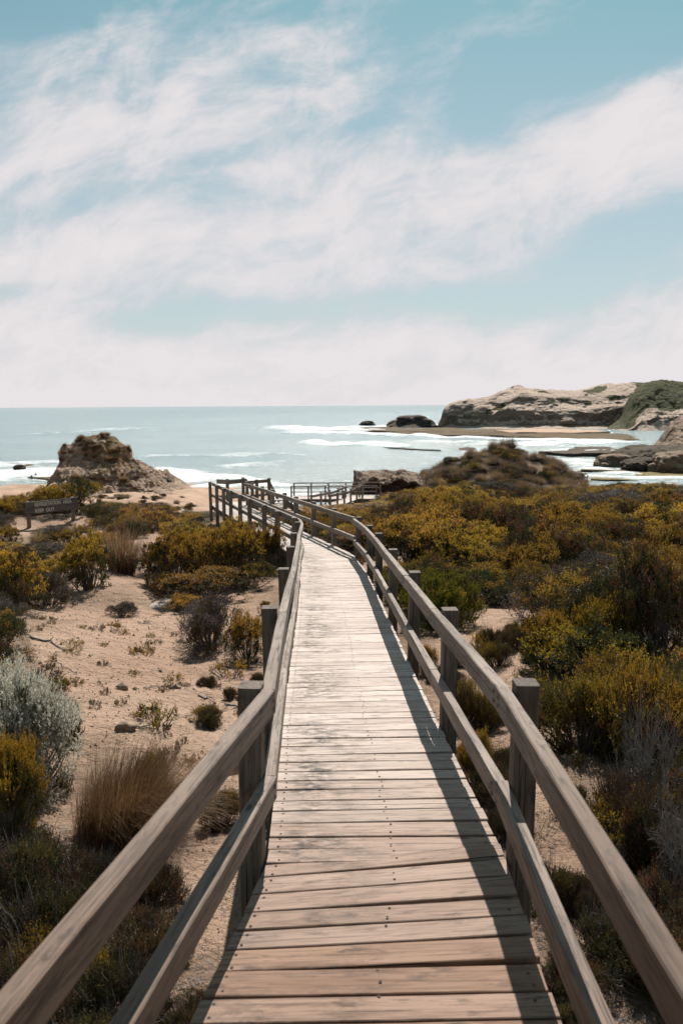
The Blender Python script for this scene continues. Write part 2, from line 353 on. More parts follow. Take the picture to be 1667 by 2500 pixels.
def build_terrain():
    th = np.concatenate([np.linspace(-180, -45, 46)[:-1], np.linspace(-45, 45, 440), np.linspace(45, 180, 46)[1:-1]])
    rr = np.concatenate([[.0], np.geomspace(.45, 300, 360)])
    T, Rr = np.meshgrid(np.radians(th), rr); X = Rr * np.sin(T); Y = Rr * np.cos(T); Z = ground(X, Y)
    nt, nr = len(th), len(rr)
    V = np.stack([X, Y, Z], -1).reshape(-1, 3)
    i = np.arange(nr - 1)[:, None]; j = np.arange(nt)[None, :]; j2 = (j + 1) % nt
    Fq = np.stack([i * nt + j, (i + 1) * nt + j, (i + 1) * nt + j2, i * nt + j2], -1).reshape(-1, 4)
    lit = np.clip(.85 + fbm(X * .5, Y * .5, 0, 3, 31) * .8 - clearing(X, Y) * .95, 0, 1) * (1 - .6 * sstep(70, 95, Y)) + .25 * sstep(30, 45, Y) * (fbm(X * .3, Y * .3, 0, 3, 33) > -.1)
    me = mesh_np('sand', V, Fq, [M['sand']], smooth=True, attrs={'litter': lit.ravel()})
    tag(link('ground', me), kind='structure')
CLEAR_PX = [
    [(40, 1500), (130, 1450), (330, 1400), (420, 1430), (430, 1560), (450, 1640), (560, 1660), (650, 1650), (650, 1900), (600, 2330), (480, 2330), (440, 2130), (470, 1980), (410, 1900), (300, 1810), (200, 1800), (190, 1700), (90, 1620)],
    [(60, 1370), (230, 1300), (300, 1360), (240, 1410), (130, 1400)],
    [(300, 1330), (400, 1300), (410, 1350), (370, 1400), (310, 1370)],
    [(1130, 1530), (1200, 1480), (1250, 1490), (1270, 1600), (1290, 1690), (1400, 1760), (1290, 1780), (1200, 1740), (1120, 1640)],
    [(1240, 1880), (1330, 1900), (1420, 2060), (1480, 2250), (1420, 2330), (1330, 2250), (1250, 2100)],
]
def in_poly(x, y, poly):
    c = np.zeros(np.broadcast(x, y).shape, bool); n = len(poly)
    for k in range(n):
        (x1, y1), (x2, y2) = poly[k], poly[(k + 1) % n]
        if y1 == y2: continue
        c ^= ((y1 > y) != (y2 > y)) & (x < (x2 - x1) * (y - y1) / (y2 - y1) + x1)
    return c
CLEAR = [[tuple(spot(*p)[:2]) for p in poly] for poly in CLEAR_PX]
FAR_CLEAR = [[(-40, 38), (-27, 62), (-60, 110), (-14, 110), (-9, 60), (-6.0, 38), (-7.5, 33), (-14, 44), (-20, 50)]]
def clearing(x, y):
    c = np.zeros(np.broadcast(x, y).shape, bool)
    for p in CLEAR + FAR_CLEAR: c |= in_poly(x, y, p)
    return c.astype(float)
build_terrain()

def build_sea():
    th = np.radians(np.linspace(-60, 60, 420)); rr = np.concatenate([np.geomspace(90, 1500, 420), np.geomspace(1600, 30000, 30)])
    T, Rr = np.meshgrid(th, rr); X = Rr * np.sin(T); Y = Rr * np.cos(T)
    def seg(px1, py1, px2, py2, w, amp):
        a = at_z(px1, py1, SEA)[:2]; b_ = at_z(px2, py2, SEA)[:2]; d = b_ - a
        t = np.clip(((X - a[0]) * d[0] + (Y - a[1]) * d[1]) / (d @ d), 0, 1)
        dist = np.hypot(X - a[0] - t * d[0], Y - a[1] - t * d[1]); ww = w * (1 + .4 * vn(X * .03, Y * .03, 0, 3))
        return amp * np.exp(-(dist / ww) ** 2)
    foam = np.zeros_like(X)
    for s in FOAM: foam = np.maximum(foam, seg(*s))
    shallow = np.zeros_like(X)
    for s in SHALLOW: shallow = np.maximum(shallow, seg(*s))
    Z = SEA + foam * .9 * (1 + vn(X * .08, Y * .08, 0, 8)) + .18 * vn(X * .05, Y * .12, 0, 4) * np.exp(-Rr / 900)
    nr, nt = X.shape; i = np.arange(nr - 1)[:, None]; j = np.arange(nt - 1)[None, :]
    Fq = np.stack([i * nt + j, (i + 1) * nt + j, (i + 1) * nt + j + 1, i * nt + j + 1], -1).reshape(-1, 4)
    me = mesh_np('sea', np.stack([X, Y, Z], -1).reshape(-1, 3), Fq, [M['water']], smooth=True, attrs={'foam': foam.ravel(), 'shallow': shallow.ravel()})
    tag(link('sea', me), kind='structure')
    # the water further round, where the photograph does not look
    V = []; 
    for a in np.radians(np.linspace(60, 300, 25)): V += [(90 * math.sin(a), 90 * math.cos(a), SEA - 6), (30000 * math.sin(a), 30000 * math.cos(a), SEA - .02)]
FOAM = [(-60, 1168, 150, 1150, 14, 1.2), (-60, 1140, 130, 1132, 12, .9), (60, 1160, 140, 1172, 8, 1), (380, 1150, 520, 1172, 10, 1.1), (440, 1166, 620, 1186, 9, 1.25), (480, 1190, 700, 1210, 8, .9),
        (560, 1140, 690, 1128, 10, .7), (690, 1043, 860, 1052, 22, 1.2), (740, 1056, 1000, 1062, 14, 1.1), (1000, 1064, 1500, 1080, 16, .95), (770, 1083, 960, 1090, 10, 1.3), (860, 1088, 930, 1082, 9, 1.2),
        (1260, 1088, 1470, 1080, 12, 1.2), (1060, 1078, 1260, 1086, 14, .8), (380, 1115, 700, 1112, 9, .75), (140, 1058, 330, 1045, 26, .55), (660, 1046, 760, 1050, 20, .9), (1400, 1100, 1500, 1108, 14, .9),
        (1450, 1150, 1560, 1160, 7, .8), (1400, 1160, 1660, 1176, 6, .8), (850, 1045, 1080, 1038, 30, .9), (1360, 1120, 1480, 1150, 12, .6)]
SHALLOW = [(600, 1190, 1000, 1120, 40, .7), (-60, 1160, 560, 1180, 30, .8), (1000, 1085, 1500, 1110, 60, .9), (1400, 1140, 1667, 1175, 30, .8)]
build_sea()

# ------------------------------------------------------------------ timber
class Timber:
    """collects timbers of one part; each timber is a chamfered, slightly wandering bar with grain coordinates"""
    def __init__(s): s.V = []; s.F = []; s.G = []; s.E = []; s.T = []; s.MI = []; s.n = 0
    def bar(s, p, q, w, h, up=(0, 0, 1), segs=6, wob=.003, ch=.006, tone=0, endlean=(0, 0)):
        """p, q: centres of the two ends; w: side size; h: size along up"""
        p = np.array(p, float); q = np.array(q, float); d = q - p; Ln = np.linalg.norm(d); d = d / Ln
        up = np.array(up, float); sd_ = np.cross(d, up); sd_ /= np.linalg.norm(sd_); up2 = np.cross(sd_, d)
        prof = [(-w/2+ch, -h/2), (w/2-ch, -h/2), (w/2, -h/2+ch), (w/2, h/2-ch), (w/2-ch, h/2), (-w/2+ch, h/2), (-w/2, h/2-ch), (-w/2, -h/2+ch)]
        k = len(prof); off = np.array([random.uniform(-50, 50) for _ in range(3)]); base = s.n
        ph = [random.uniform(0, 6) for _ in range(4)]
        for i in range(segs + 1):
            t = i / segs; x = t * Ln
            for a, b_ in prof:
                wa = wob * math.sin(x * 2.1 + ph[0]) + wob * .4 * math.sin(x * 7 + ph[1] + a * 30); wb = wob * math.sin(x * 1.7 + ph[2]) + wob * .4 * math.sin(x * 9 + ph[3] + b_ * 30)
                lean = (endlean[0] * (1 - t) + endlean[1] * t) * a
                s.V.append(p + d * (x + lean) + sd_ * (a + wa) + up2 * (b_ + wb)); s.G.append(off + np.array([x, a, b_])); s.E.append(x); s.T.append(tone)
        for i in range(segs):
            for j in range(k):
                a0 = base + i * k + j; a1 = base + i * k + (j + 1) % k
                s.F.append((a0, a1, a1 + k, a0 + k)); s.MI.append(0)
        for e, rev in ((0, True), (segs, False)):       # end caps from quads
            o = base + e * k
            # separate cap verts so end grain is a flat face
            for q4 in ((0, 1, 2, 7), (7, 2, 3, 6), (6, 3, 4, 5)):
                ids = [o + z for z in q4]
                if rev: ids = ids[::-1]
                s.F.append(tuple(ids)); s.MI.append(0)
        s.n += (segs + 1) * k
    def disc(s, c, nrm, r, mi=1):
        c = np.array(c, float); nrm = np.array(nrm, float); nrm /= np.linalg.norm(nrm)
        a = np.cross(nrm, (0, .3, 1) if abs(nrm[2]) < .9 else (1, 0, 0)); a /= np.linalg.norm(a); b_ = np.cross(nrm, a); base = s.n
        for k in range(8):
            an = k * math.pi / 4; s.V.append(c + (a * math.cos(an) + b_ * math.sin(an)) * r + nrm * .0015); s.G.append((0, 0, 0)); s.E.append(0); s.T.append(0)
        for q4 in ((0, 1, 2, 3), (0, 3, 4, 7), (4, 5, 6, 7)): s.F.append(tuple(base + z for z in q4)); s.MI.append(mi)
        s.n += 8
    def build(s, name, mat, parent, origin=None, extra=None):
        V = np.array(s.V)
        o0 = np.array(origin if origin is not None else (0, 0, 0), float)
        me = mesh_np(name, V - o0, s.F, [mat, extra or M['nail']], matidx=s.MI, attrs={'gc': np.array(s.G), 'ed': np.array(s.E), 'tone': np.array(s.T)})
        return link(name, me, parent, tuple(o0 - np.array(parent.location)) if parent else tuple(o0))

# ---- path geometry
RX = np.array([[0, .63], [1, .645], [2.25, .675], [3.45, .72], [5.4, .645], [7.3, .592], [9.3, .543], [11.4, .487], [13.4, .425], [16.0, .265]])
LX = np.array([[0, -.795], [3.3, -.333], [5.2, -.415], [7.35, -.475], [9.6, -.555], [11.8, -.655], [14.1, -.72], [15.6, -.84]])
def dz(y): return -1.73 - .083 * y
def xr(y): return np.interp(y, RX[:, 0], RX[:, 1])
def xl(y): return np.interp(y, LX[:, 0], LX[:, 1])
LA = np.array([-.85, 15.6, dz(15.6)]); LB = np.array([-4.45, 27.35, -3.42])
RA = np.array([.28, 16.0, dz(15.9)]); RB = np.array([-3.36, 27.75, -3.46])
walk = empty('boardwalk', (0, 2, dz(2)), 'long weathered plank boardwalk running ahead through the dunes and bending left towards the beach', 'boardwalk')
cross = []                                            # (left point, right point) lines across the deck
y = 1.0
while y < 15.55:
    tilt = float(np.interp(y, [0, 2.3, 3.6, 6, 13, 15.5], [-.066, -.062, .036, .035, .045, .10]))
    w = xr(y) - xl(y); yl, yr_ = y - tilt * w / 2, y + tilt * w / 2
    cross.append((np.array([xl(yl), yl, dz(yl)]), np.array([xr(yr_), yr_, dz(yr_)])))
    y += random.choice([.126, .132, .136, .140, .148])
n2 = 78
t0 = cross[-1]
for k in range(1, n2 + 1):
    t = k / n2; tl = t; tr = t
    L_ = LA + (LB - LA) * tl; R_ = RA + (RB - RA) * tr
    if k < 5: L_ = t0[0] + (L_ - t0[0]) * k / 5 if False else L_
    cross.append((L_, R_))
planks = []
for (l0, r0), (l1, r1) in zip(cross[:-1], cross[1:]):
    if np.linalg.norm(l1 - l0) + np.linalg.norm(r1 - r0) < .05: continue
    planks.append((l0, r0, l1, r1))
rest = Timber()
def add_plank(T, l0, r0, l1, r1, idx):
    gap = random.choice([.008, .010, .012, .015, .019]) if idx < 30 else random.choice([.003, .005, .006, .008]) if idx < 60 else random.uniform(.003, .008)
    jl, jr = random.uniform(-.004, .007), random.uniform(-.004, .007)
    ax = (r0 + r1 - l0 - l1) / 2; W = np.linalg.norm(ax); ax = ax / W
    ll = np.linalg.norm(l1 - l0); lr = np.linalg.norm(r1 - r0); wmid = (ll + lr) / 2
    zj = random.uniform(-.0025, .0025)
    p = (l0 + l1) / 2 - ax * jl + np.array([0, 0, -.0175 + zj]); q = (r0 + r1) / 2 + ax * jr + np.array([0, 0, -.0175 - zj * .6])
    along = (l1 - l0) / ll; up = np.cross(ax, along); up /= np.linalg.norm(up)
    if up[2] < 0: up = -up
    n0 = len(T.V)
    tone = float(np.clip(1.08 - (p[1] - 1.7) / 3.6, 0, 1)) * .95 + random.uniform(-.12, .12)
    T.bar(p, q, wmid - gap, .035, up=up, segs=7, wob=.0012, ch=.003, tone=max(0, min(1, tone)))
    # every vertex is carried onto the quad between the two cross lines, so ends follow the deck's edge
    for i in range(n0, len(T.V)):
        dlt = T.V[i] - p; t = np.dot(dlt, ax) / np.linalg.norm(q - p); a = np.dot(dlt, along) / wmid + .5; hgt = np.dot(dlt, up)
        l = l0 + (l1 - l0) * a - ax * jl; r = r0 + (r1 - r0) * a + ax * jr
        T.V[i] = l + (r - l) * t + up * hgt + np.array([0, 0, -.0175 + zj * (1 - 1.6 * t)])
    if idx < 90:
        for e in (.05, .57 + random.uniform(-.01, .01), W - .05) if True else ():
            f = e / W if e > .5 and e != .57 else e / W
            for sgn in (-.28, .28):
                c = p + ax * (e + random.uniform(-.006, .006)) + along * (wmid * sgn + random.uniform(-.006, .006)) + up * .0178
                T.disc(c, up, .0055 if idx > 25 else .0062)
for k, (l0, r0, l1, r1) in enumerate(planks):
    if k < 99:
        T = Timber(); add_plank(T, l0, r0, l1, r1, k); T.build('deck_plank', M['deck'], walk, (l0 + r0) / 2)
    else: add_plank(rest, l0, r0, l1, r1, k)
o = rest.build('deck_planks', M['deck'], walk, (-2, 21, -3.2)); o['kind'] = 'stuff'
# bearers and joists below the deck
def off_line(pts, d):                                  # pts (n,3): shift sideways by d (to the right of travel)
    out = []
    for i, p in enumerate(pts):
        a = pts[max(0, i - 1)]; c = pts[min(len(pts) - 1, i + 1)]; t = c - a; n = np.array([t[1], -t[0], 0]); n = n / np.linalg.norm(n); out.append(p + n * d)
    return out
left_edge = [np.array([xl(y), y, dz(y)]) for y in LX[:, 0]] + [LB]
right_edge = [np.array([xr(y), y, dz(y)]) for y in RX[:, 0]] + [RB]
for edge, sd_ in ((left_edge, 1), (right_edge, -1)):
    E = off_line(edge, .06 * sd_)
    for a, b_ in zip(E[:-1], E[1:]):
        T = Timber(); dn = np.array([0, 0, -.11]); T.bar(a + dn, b_ + dn, .05, .14, segs=3, ch=.003); T.build('bearer', M['post'], walk, a)

# ---- fences
def fence(name, rail_pts, post_pts, label, group, hp=.82, ht=.79, hl=.40, side=1, rw=.056, rh=.108, lh=.100, pw=.10, sink=.55, lower=True, seg_n=5, bolts=False, pm='post'):
    """rail_pts: deck-edge points in order; side=+1: deck lies to the right of travel; posts stand outside the edge"""
    rail_pts = [np.array(p, float) for p in rail_pts]; post_pts = [np.array(p, float) for p in post_pts]
    root = empty(name, tuple(post_pts[0]), label, 'fence', group)
    inn = off_line(rail_pts, side * (.042 - rw / 2))
    for nm, top, hh in (('top_rail', ht, rh),) + ((('lower_rail', hl, lh),) if lower else ()):
        for a, b_ in zip(inn[:-1], inn[1:]):
            T = Timber(); up = np.array([0, 0, top - hh / 2]); dr = (b_ - a) / np.linalg.norm(b_ - a)
            j1, j2 = random.uniform(-.004, .004), random.uniform(-.004, .004)
            a2 = a + up + dr * .0015 + np.array([0, 0, j1]); b2 = b_ + up - dr * .0015 + np.array([0, 0, j2])
            T.bar(a2, b2, rw + random.uniform(-.004, .004), hh, segs=seg_n * 2, wob=.0022, ch=.005)
            if bolts:
                nrm = np.cross(dr, (0, 0, 1)) * side
                for q_ in (a2 + dr * .05, b2 - dr * .05):
                    for dzz in (.02, -.02): T.disc(q_ + nrm * (rw / 2 + .003) + np.array([0, 0, dzz + random.uniform(-.006, .006)]), nrm, .0115, 1)
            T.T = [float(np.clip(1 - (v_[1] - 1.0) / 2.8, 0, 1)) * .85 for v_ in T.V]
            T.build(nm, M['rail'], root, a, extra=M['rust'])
    for i, p in enumerate(post_pts):
        T = Timber(); k = min(range(len(rail_pts)), key=lambda j: np.linalg.norm(rail_pts[j] - p)); a = rail_pts[max(0, k - 1)]; c = rail_pts[min(len(rail_pts) - 1, k + 1)]
        t = c - a; t[2] = 0; t /= np.linalg.norm(t); n = np.array([t[1], -t[0], 0]) * -side
        base = p + n * (pw / 2 + .017 - (.011 if side < 0 and p[1] < 16 and p[1] > 4 else 0) + (rw - .056)); lean = np.array([random.uniform(-.008, .008), random.uniform(-.008, .008), 0])
        hpp = hp + random.uniform(-.01, .015)
        T.bar(base + np.array([0, 0, -sink]) - lean, base + np.array([0, 0, hpp]) + lean, pw, pw, up=t, segs=6, wob=.0015, ch=.007)
        T.build('post', M[pm], root, base)
    return root
def ed(side, y): return np.array([(xr if side > 0 else xl)(y), y, dz(y)])
# left side, first straight: one rail length per bay, posts beside the joints
lp = [ed(-1, y) for y in (.3, 3.3, 5.2, 7.35, 9.6, 11.8, 14.1, 15.6)]
fence('timber_fence', lp, [ed(-1, y) for y in (.3, 3.3, 5.2, 7.35, 9.6, 11.8, 14.1)], 'weathered two-rail timber fence along the left edge of the deck, nearest stretch', 'timber fences of the boardwalk', side=1, bolts=True)
rp = [np.array([.612, .2, dz(.2)])] + [ed(1, y) for y in (3.35, 5.35, 7.1, 9.2, 11.4, 13.4, 15.9)]
fence('timber_fence', rp, [ed(1, y) for y in (3.3, 5.15, 7.1, 9.2, 11.4, 13.4, 15.7)], 'two-rail timber fence along the right deck edge, casting its shadow on the planks', 'timber fences of the boardwalk', side=-1, bolts=True, hl=.345, ht=.78)
def on_line(a, b_, px):                               # point of the 3D line seen at image column px
    u = (ray(px, 1220) / ray(px, 1220)[1])[0]; d = b_ - a; t = (u * a[1] - a[0]) / (d[0] - u * d[1]); return a + d * t
l2 = [on_line(LA, LB, x) for x in (684, 651, 615, 592, 569, 552, 535)]
fence('timber_fence', [LA] + l2 + [LB], [LA + (LB - LA) * .005] + l2 + [LB], 'timber fence after the bend, near side, its posts rising out of the shrubs', 'timber fences of the boardwalk', side=1, ht=.80, hp=.81, pm='rail')
r2 = [on_line(RA, RB, x) for x in (808, 759, 717, 690, 660, 636, 612)]
fence('timber_fence', [RA] + r2 + [RB], r2 + [RB], 'timber fence after the bend, far side, running back to the left landing', 'timber fences of the boardwalk', side=-1, pm='rail')

# landing at the far end of the second stretch, with its own rails and stairs going down
def deck_patch(name, corners, label=None, root=None, mat='deck', n=10):
    a, b_, c, d = [np.array(p, float) for p in corners]  # a-b first edge, d-c last edge
    T = Timber()
    for k in range(n):
        t0_, t1_ = k / n, (k + 1) / n
        l = a + (d - a) * (t0_ + t1_) / 2; r = b_ + (c - b_) * (t0_ + t1_) / 2; w = (np.linalg.norm(d - a) + np.linalg.norm(c - b_)) / 2 / n
        T.bar(l - np.array([0, 0, .0175]), r - np.array([0, 0, .0175]), w - .006, .035, segs=3, wob=.001, ch=.003)
    return T.build(name, M[mat], root, a)
land = empty('landing', tuple(LB), 'small timber landing where the boardwalk turns, behind the last left fence posts', 'landing')
P1, P2 = LB + np.array([-.05, .08, .0]), RB + np.array([.02, .06, .0]); P3 = np.array([-2.75, 30.4, -3.62]); P4 = np.array([-4.75, 29.6, -3.6])
deck_patch('decking', (P1, P2, P3, P4), root=land, n=18)
for a, b_ in ((P1, P4), (P4, P3), (P2, P3)):
    T = Timber(); dn = np.array([0, 0, -.12]); T.bar(a + dn, b_ + dn, .05, .15, segs=2); T.build('bearer', M['post'], land, a)
Q0, Q1, Q2 = at_y(531, 1222, 29.6), at_y(560, 1222, 30.6), at_y(598, 1217, 31.6)
fence('timber_fence', [Q0, Q1, Q2], [Q1, Q2], 'short timber fence at the back of the landing, its top rail rising to the right', 'timber fences of the boardwalk', side=1, ht=.80, hp=.84, hl=.2, rh=.17, lh=.15, sink=.8, pm='rail')
S0, S1, S2 = at_y(598, 1226, 29.8), at_y(624, 1223, 30.6), at_y(654, 1219, 31.4)
fence('timber_fence', [S0, S1, S2], [S1, S2], 'short timber fence at the head of the stairs with a tall end post', 'timber fences of the boardwalk', side=-1, ht=.80, hp=.84, hl=.25, sink=.9, rh=.13, pm='rail')
st = empty('stairs', (-2.6, 31.6, -4.4), 'timber stair flight dropping from the landing towards the beach', 'stairs')
for k in range(9):
    T = Timber(); c = np.array([-2.75 + .16 * k, 31.7 + .27 * k, -3.75 - .17 * k]); T.bar(c - np.array([.5, -.12, 0]), c + np.array([.5, -.12, 0]), .25, .04, segs=2); T.build('tread', M['deck'], st, c)
for sx_ in (-.55, .55):
    a = np.array([-2.75 + sx_, 31.6, -3.85]); b_ = a + np.array([1.4, 2.5, -1.55]); T = Timber(); T.bar(a, b_, .05, .22, segs=3); T.build('stringer', M['post'], st, a)
for (x1, y1, x2, y2) in ((656, 1174, 681, 1224), (660, 1206, 671, 1226), (600, 1172, 618, 1200)):
    a = at_y(x1, y1, 31.4); b_ = at_y(x2, y2, 33.2); T = Timber(); T.bar(a, b_, .07, .12, segs=3); T.build('handrail', M['rail'], st, a)
# the lower lookout, far below, behind the shrubs
low = empty('lookout_deck', (0, 60, -7.2), 'distant lower timber deck beyond the shrubs, right of the boardwalk bend', 'deck')
zl = -7.05
cA = at_y(711, 1192, 60); cA[2] = zl; cB = at_y(919, 1192, 60); cB[2] = zl; cC = at_y(928, 1188, 62.5); cC[2] = zl; cD = at_y(718, 1188, 62.5); cD[2] = zl
deck_patch('decking', (cA, cD, cC, cB), root=low, n=44)
for a, b_ in ((cA, cB), (cD, cC), (cA, cD)):
    T = Timber(); dn = np.array([0, 0, -.14]); T.bar(a + dn, b_ + dn, .06, .2, segs=2); T.build('bearer', M['post'], low, a)
def lerp(a, b_, n): return [a + (b_ - a) * k / (n - 1) for k in range(n)]
fence('timber_fence', [cA, cB], lerp(cA, cB, 6), 'distant level fence on the near side of the lower lookout deck', 'fences of the lower lookout', side=1, ht=1.02, hp=1.0, hl=.58, rh=.085, lh=.07, pw=.12, sink=.9, pm='rail')
fence('timber_fence', [cD, cC], lerp(cD, cC, 6), 'distant level fence on the seaward side of the lower lookout deck', 'fences of the lower lookout', side=-1, ht=1.02, hp=1.0, hl=.62, rh=.085, lh=.07, pw=.12, sink=.9, pm='rail')
g1, g2 = at_y(763, 1243, 50), at_y(846, 1215, 59.0); g3, g4 = at_y(803, 1243, 50), at_y(882, 1215, 59.0)
ramp = empty('ramp', tuple(g1), 'distant timber ramp climbing out of the shrubs to the lower lookout', 'ramp')
deck_patch('decking', (g1, g3, g4, g2), root=ramp, n=50)
gm = (g1 + g2) / 2 + np.array([.12, 0, -.10]); gn = (g3 + g4) / 2 + np.array([.12, 0, -.10])
fence('timber_fence', [g1, gm, g2], lerp(g1, g2, 5), 'sagging left rail of the distant ramp to the lower lookout', 'fences of the lower lookout', side=1, ht=.9, hp=.9, hl=.45, rh=.16, pw=.12, sink=.9, lower=False, pm='rail')
fence('timber_fence', [g3, gn, g4], lerp(g3, g4, 6), 'sagging right rail of the distant ramp to the lower lookout', 'fences of the lower lookout', side=-1, ht=.9, hp=.92, hl=.45, rh=.16, pw=.12, sink=1.2, lower=False, pm='rail')

# ------------------------------------------------------------------ sign
def build_sign():
    global SIGN_Y
    pL = spot(75, 1292); SIGN_Y = pL[1]
    a = at_y(62, 1227, pL[1] - .02); b_ = at_y(190, 1214, pL[1] + 1.25)
    root = empty('revegetation_sign', tuple(pL), 'dark timber two-board sign reading REVEGETATION AREA KEEP OUT among the shrubs at left', 'sign')
    d = b_ - a; Ln = np.linalg.norm(d); d /= Ln; nrm = np.cross(d, (0, 0, 1)); nrm /= np.linalg.norm(nrm)
    hb = .225
    up = np.array([0, 0, 1.])
    for k, txt in enumerate(('REVEGETATION  AREA', 'KEEP  OUT')):
        c0 = a - up * (hb / 2 + k * (hb + .008)); c1 = b_ - up * (hb / 2 + k * (hb + .008)); T = Timber()
        T.bar(c0, c1 - d * (.0 if k == 0 else .01), .045, hb, segs=4, wob=.002); bo = T.build('board', M['sign'], root, c0)
        cu = bpy.data.curves.new('txt', 'FONT'); cu.body = txt; cu.size = hb * .86; cu.extrude = .003; cu.offset = .004; cu.space_character = 1.12
        to = bpy.data.objects.new('txt', cu); C.objects.link(to)
        dg = bpy.context.evaluated_depsgraph_get(); me = bpy.data.meshes.new_from_object(to.evaluated_get(dg)); bpy.data.objects.remove(to)
        xs = [v.co.x for v in me.vertices]; w = max(xs) - min(xs); want = Ln * (.70 if k == 0 else .36)
        s_ = want / w; mat = Matrix.Identity(4)
        for i_, ax in enumerate((d * s_, up * .86 / .86, nrm)):
            for j_ in range(3): mat[j_][i_] = ax[j_]
        org = c0 + d * Ln * .17 - up * hb * .30 + nrm * .0265 - c0
        me.transform(Matrix.Translation(Vector(org)) @ mat); me.materials.append(M['paint'])
        lo = link('lettering', me, bo)
    for q_, hh in ((a + d * .13, 0), (b_ - d * .17, .0)):
        T = Timber(); g = ground(q_[0], q_[1]); T.bar(np.array([q_[0], q_[1], g - .3]) - nrm * .09, q_ - nrm * .09 + up * .02, .12, .12, up=d, segs=4); T.build('post', M['rail'], root, q_)
build_sign()

# ------------------------------------------------------------------ rocks and headland
def rockmass(name, mat, P, Q, prof, depth, zb, sec, nu=220, ns=120, amp=1.0, fr=.3, strata=.6, sfreq=1.2, label=None, cat=None, kind=None, group=None, veg=None, seed=1, za=.45, endr=.08):
    """P->Q: base line as seen (x,y); prof: (t, top height above zb); sec: (depth share, height share) of the cross section"""
    P = np.array(P[:2], float); Q = np.array(Q[:2], float); d = Q - P; Ln = np.linalg.norm(d); d /= Ln; n = np.array([-d[1], d[0]])
    u = np.linspace(0, 1, nu); s = np.linspace(0, 1, ns)
    Hh = np.interp(u, [a for a, _ in prof], [b_ for _, b_ in prof]); k = max(3, nu // 70)
    Hh = np.convolve(np.pad(Hh, k, mode='edge'), np.ones(2 * k + 1) / (2 * k + 1), mode='valid')
    arc = np.concatenate([[0], np.cumsum([math.hypot((sec[i+1][0]-sec[i][0]), (sec[i+1][1]-sec[i][1]) * 1.0) + .05 for i in range(len(sec)-1)])]); arc /= arc[-1]
    sdv = np.interp(s, arc, [q_[0] for q_ in sec]); shv = np.interp(s, arc, [q_[1] for q_ in sec])
    U, SD = np.meshgrid(u, sdv, indexing='ij'); SH = np.meshgrid(u, shv, indexing='ij')[1]
    Hm = Hh[:, None]; er = np.sqrt(np.clip(1 - np.clip(1 - np.minimum(U, 1 - U) / endr, 0, 1) ** 2, 0, 1))
    Dm = (depth(u)[:, None] if callable(depth) else depth)
    D = (SD - .5) * Dm * (.25 + .75 * er) + .5 * (np.max(Dm) if callable(depth) else depth); Z = SH * Hm * (.15 + .85 * er)
    X = P[0] + d[0] * U * Ln + n[0] * D; Y = P[1] + d[1] * U * Ln + n[1] * D
    nz = fbm(X * fr, Y * fr, Z * fr * 1.3, 5, seed, .55); rg = 1 - 2 * np.abs(fbm(X * fr * .8, Y * fr * .8, Z * fr * .8, 4, seed + 20))
    stz = vn(np.zeros_like(Z) + 3.3, X * fr * .15, Z * sfreq + nz * .6, seed + 40)
    env = np.clip(np.minimum(SH * 6, 1), 0, 1) * np.clip(Hm / (Hh.max() * .35), .15, 1)
    front = -(1 - np.clip((SD - .15) / .5, 0, 1)) + np.clip((SD - .6) / .3, 0, 1)
    hor = amp * (.75 * nz + .35 * rg) + strata * stz
    X = X + n[0] * hor * front * env * -1 + d[0] * amp * .4 * fbm(X * fr + 9, Y * fr, Z * fr, 3, seed + 60) * env
    Y = Y + n[1] * hor * front * env * -1
    Z = zb + Z + env * amp * za * fbm(X * fr * 1.4, Y * fr * 1.4, 0, 5, seed + 80)
    V = np.stack([X, Y, Z], -1).reshape(-1, 3); i = np.arange(nu - 1)[:, None]; j = np.arange(ns - 1)[None, :]
    Fq = np.stack([i * ns + j, (i + 1) * ns + j, (i + 1) * ns + j + 1, i * ns + j + 1], -1).reshape(-1, 4)
    vg = veg(U, SD, SH, X, Y, Z) if veg else np.zeros_like(Z)
    c0 = V.mean(0)
    c0[2] = zb
    me = mesh_np(name, V - c0, Fq, [mat], smooth=False, attrs={'veg': np.asarray(vg).ravel()})
    return tag(link(name, me, None, tuple(c0)), label, cat, group, kind), (X, Y, Z)

# limestone stack on the left
zs = -9.9
YS = 88.0
a = (at_y(110, 1190, 92)[0], 80); b_ = (at_y(455, 1205, 92)[0], 80)
def ph(px, py, px0=112, px1=458): t = (px - px0) / (px1 - px0); Yd = 93 - .6 * t; return t, at_y(px, py, Yd)[2] - zs
prof = [(0, .2), ph(128, 1168), ph(148, 1135), ph(160, 1100), ph(172, 1078), ph(200, 1070), ph(230, 1068), ph(262, 1069), ph(290, 1083), ph(303, 1095), ph(312, 1125), ph(330, 1133), ph(352, 1143), ph(372, 1150), ph(400, 1150), ph(415, 1170), ph(435, 1180), ph(448, 1192), (1, .1)]
SEC = [(0, 0), (.05, .12), (.14, .25), (.2, .45), (.26, .62), (.3, .86), (.36, .95), (.5, 1), (.68, .97), (.8, .7), (.9, .4), (1, 0)]
SEC2 = [(0, 0), (.08, .1), (.18, .22), (.27, .36), (.35, .50), (.42, .66), (.45, .82), (.50, .93), (.56, 1), (.7, .98), (.82, .7), (.9, .4), (1, 0)]
stack, stackG = rockmass('rock_stack', M['stack'], a, b_, prof, lambda u: 24 - 10 * u, zs, SEC2, 320, 190, .95, .6, .5, 1.6, 'tall crumbling tan limestone outcrop with dry grass on top, standing on the sand at left', 'rock', seed=3, veg=lambda U, SD, SH, X, Y, Z: np.clip(.8 * sstep(.93, 1.0, SH) * (U < .56) + .55 * sstep(.1, .3, vn(X * .5, Y * .5, Z * .6, 77)) * (U > .3) * (U < .7) * (SH > .2), 0, 1))
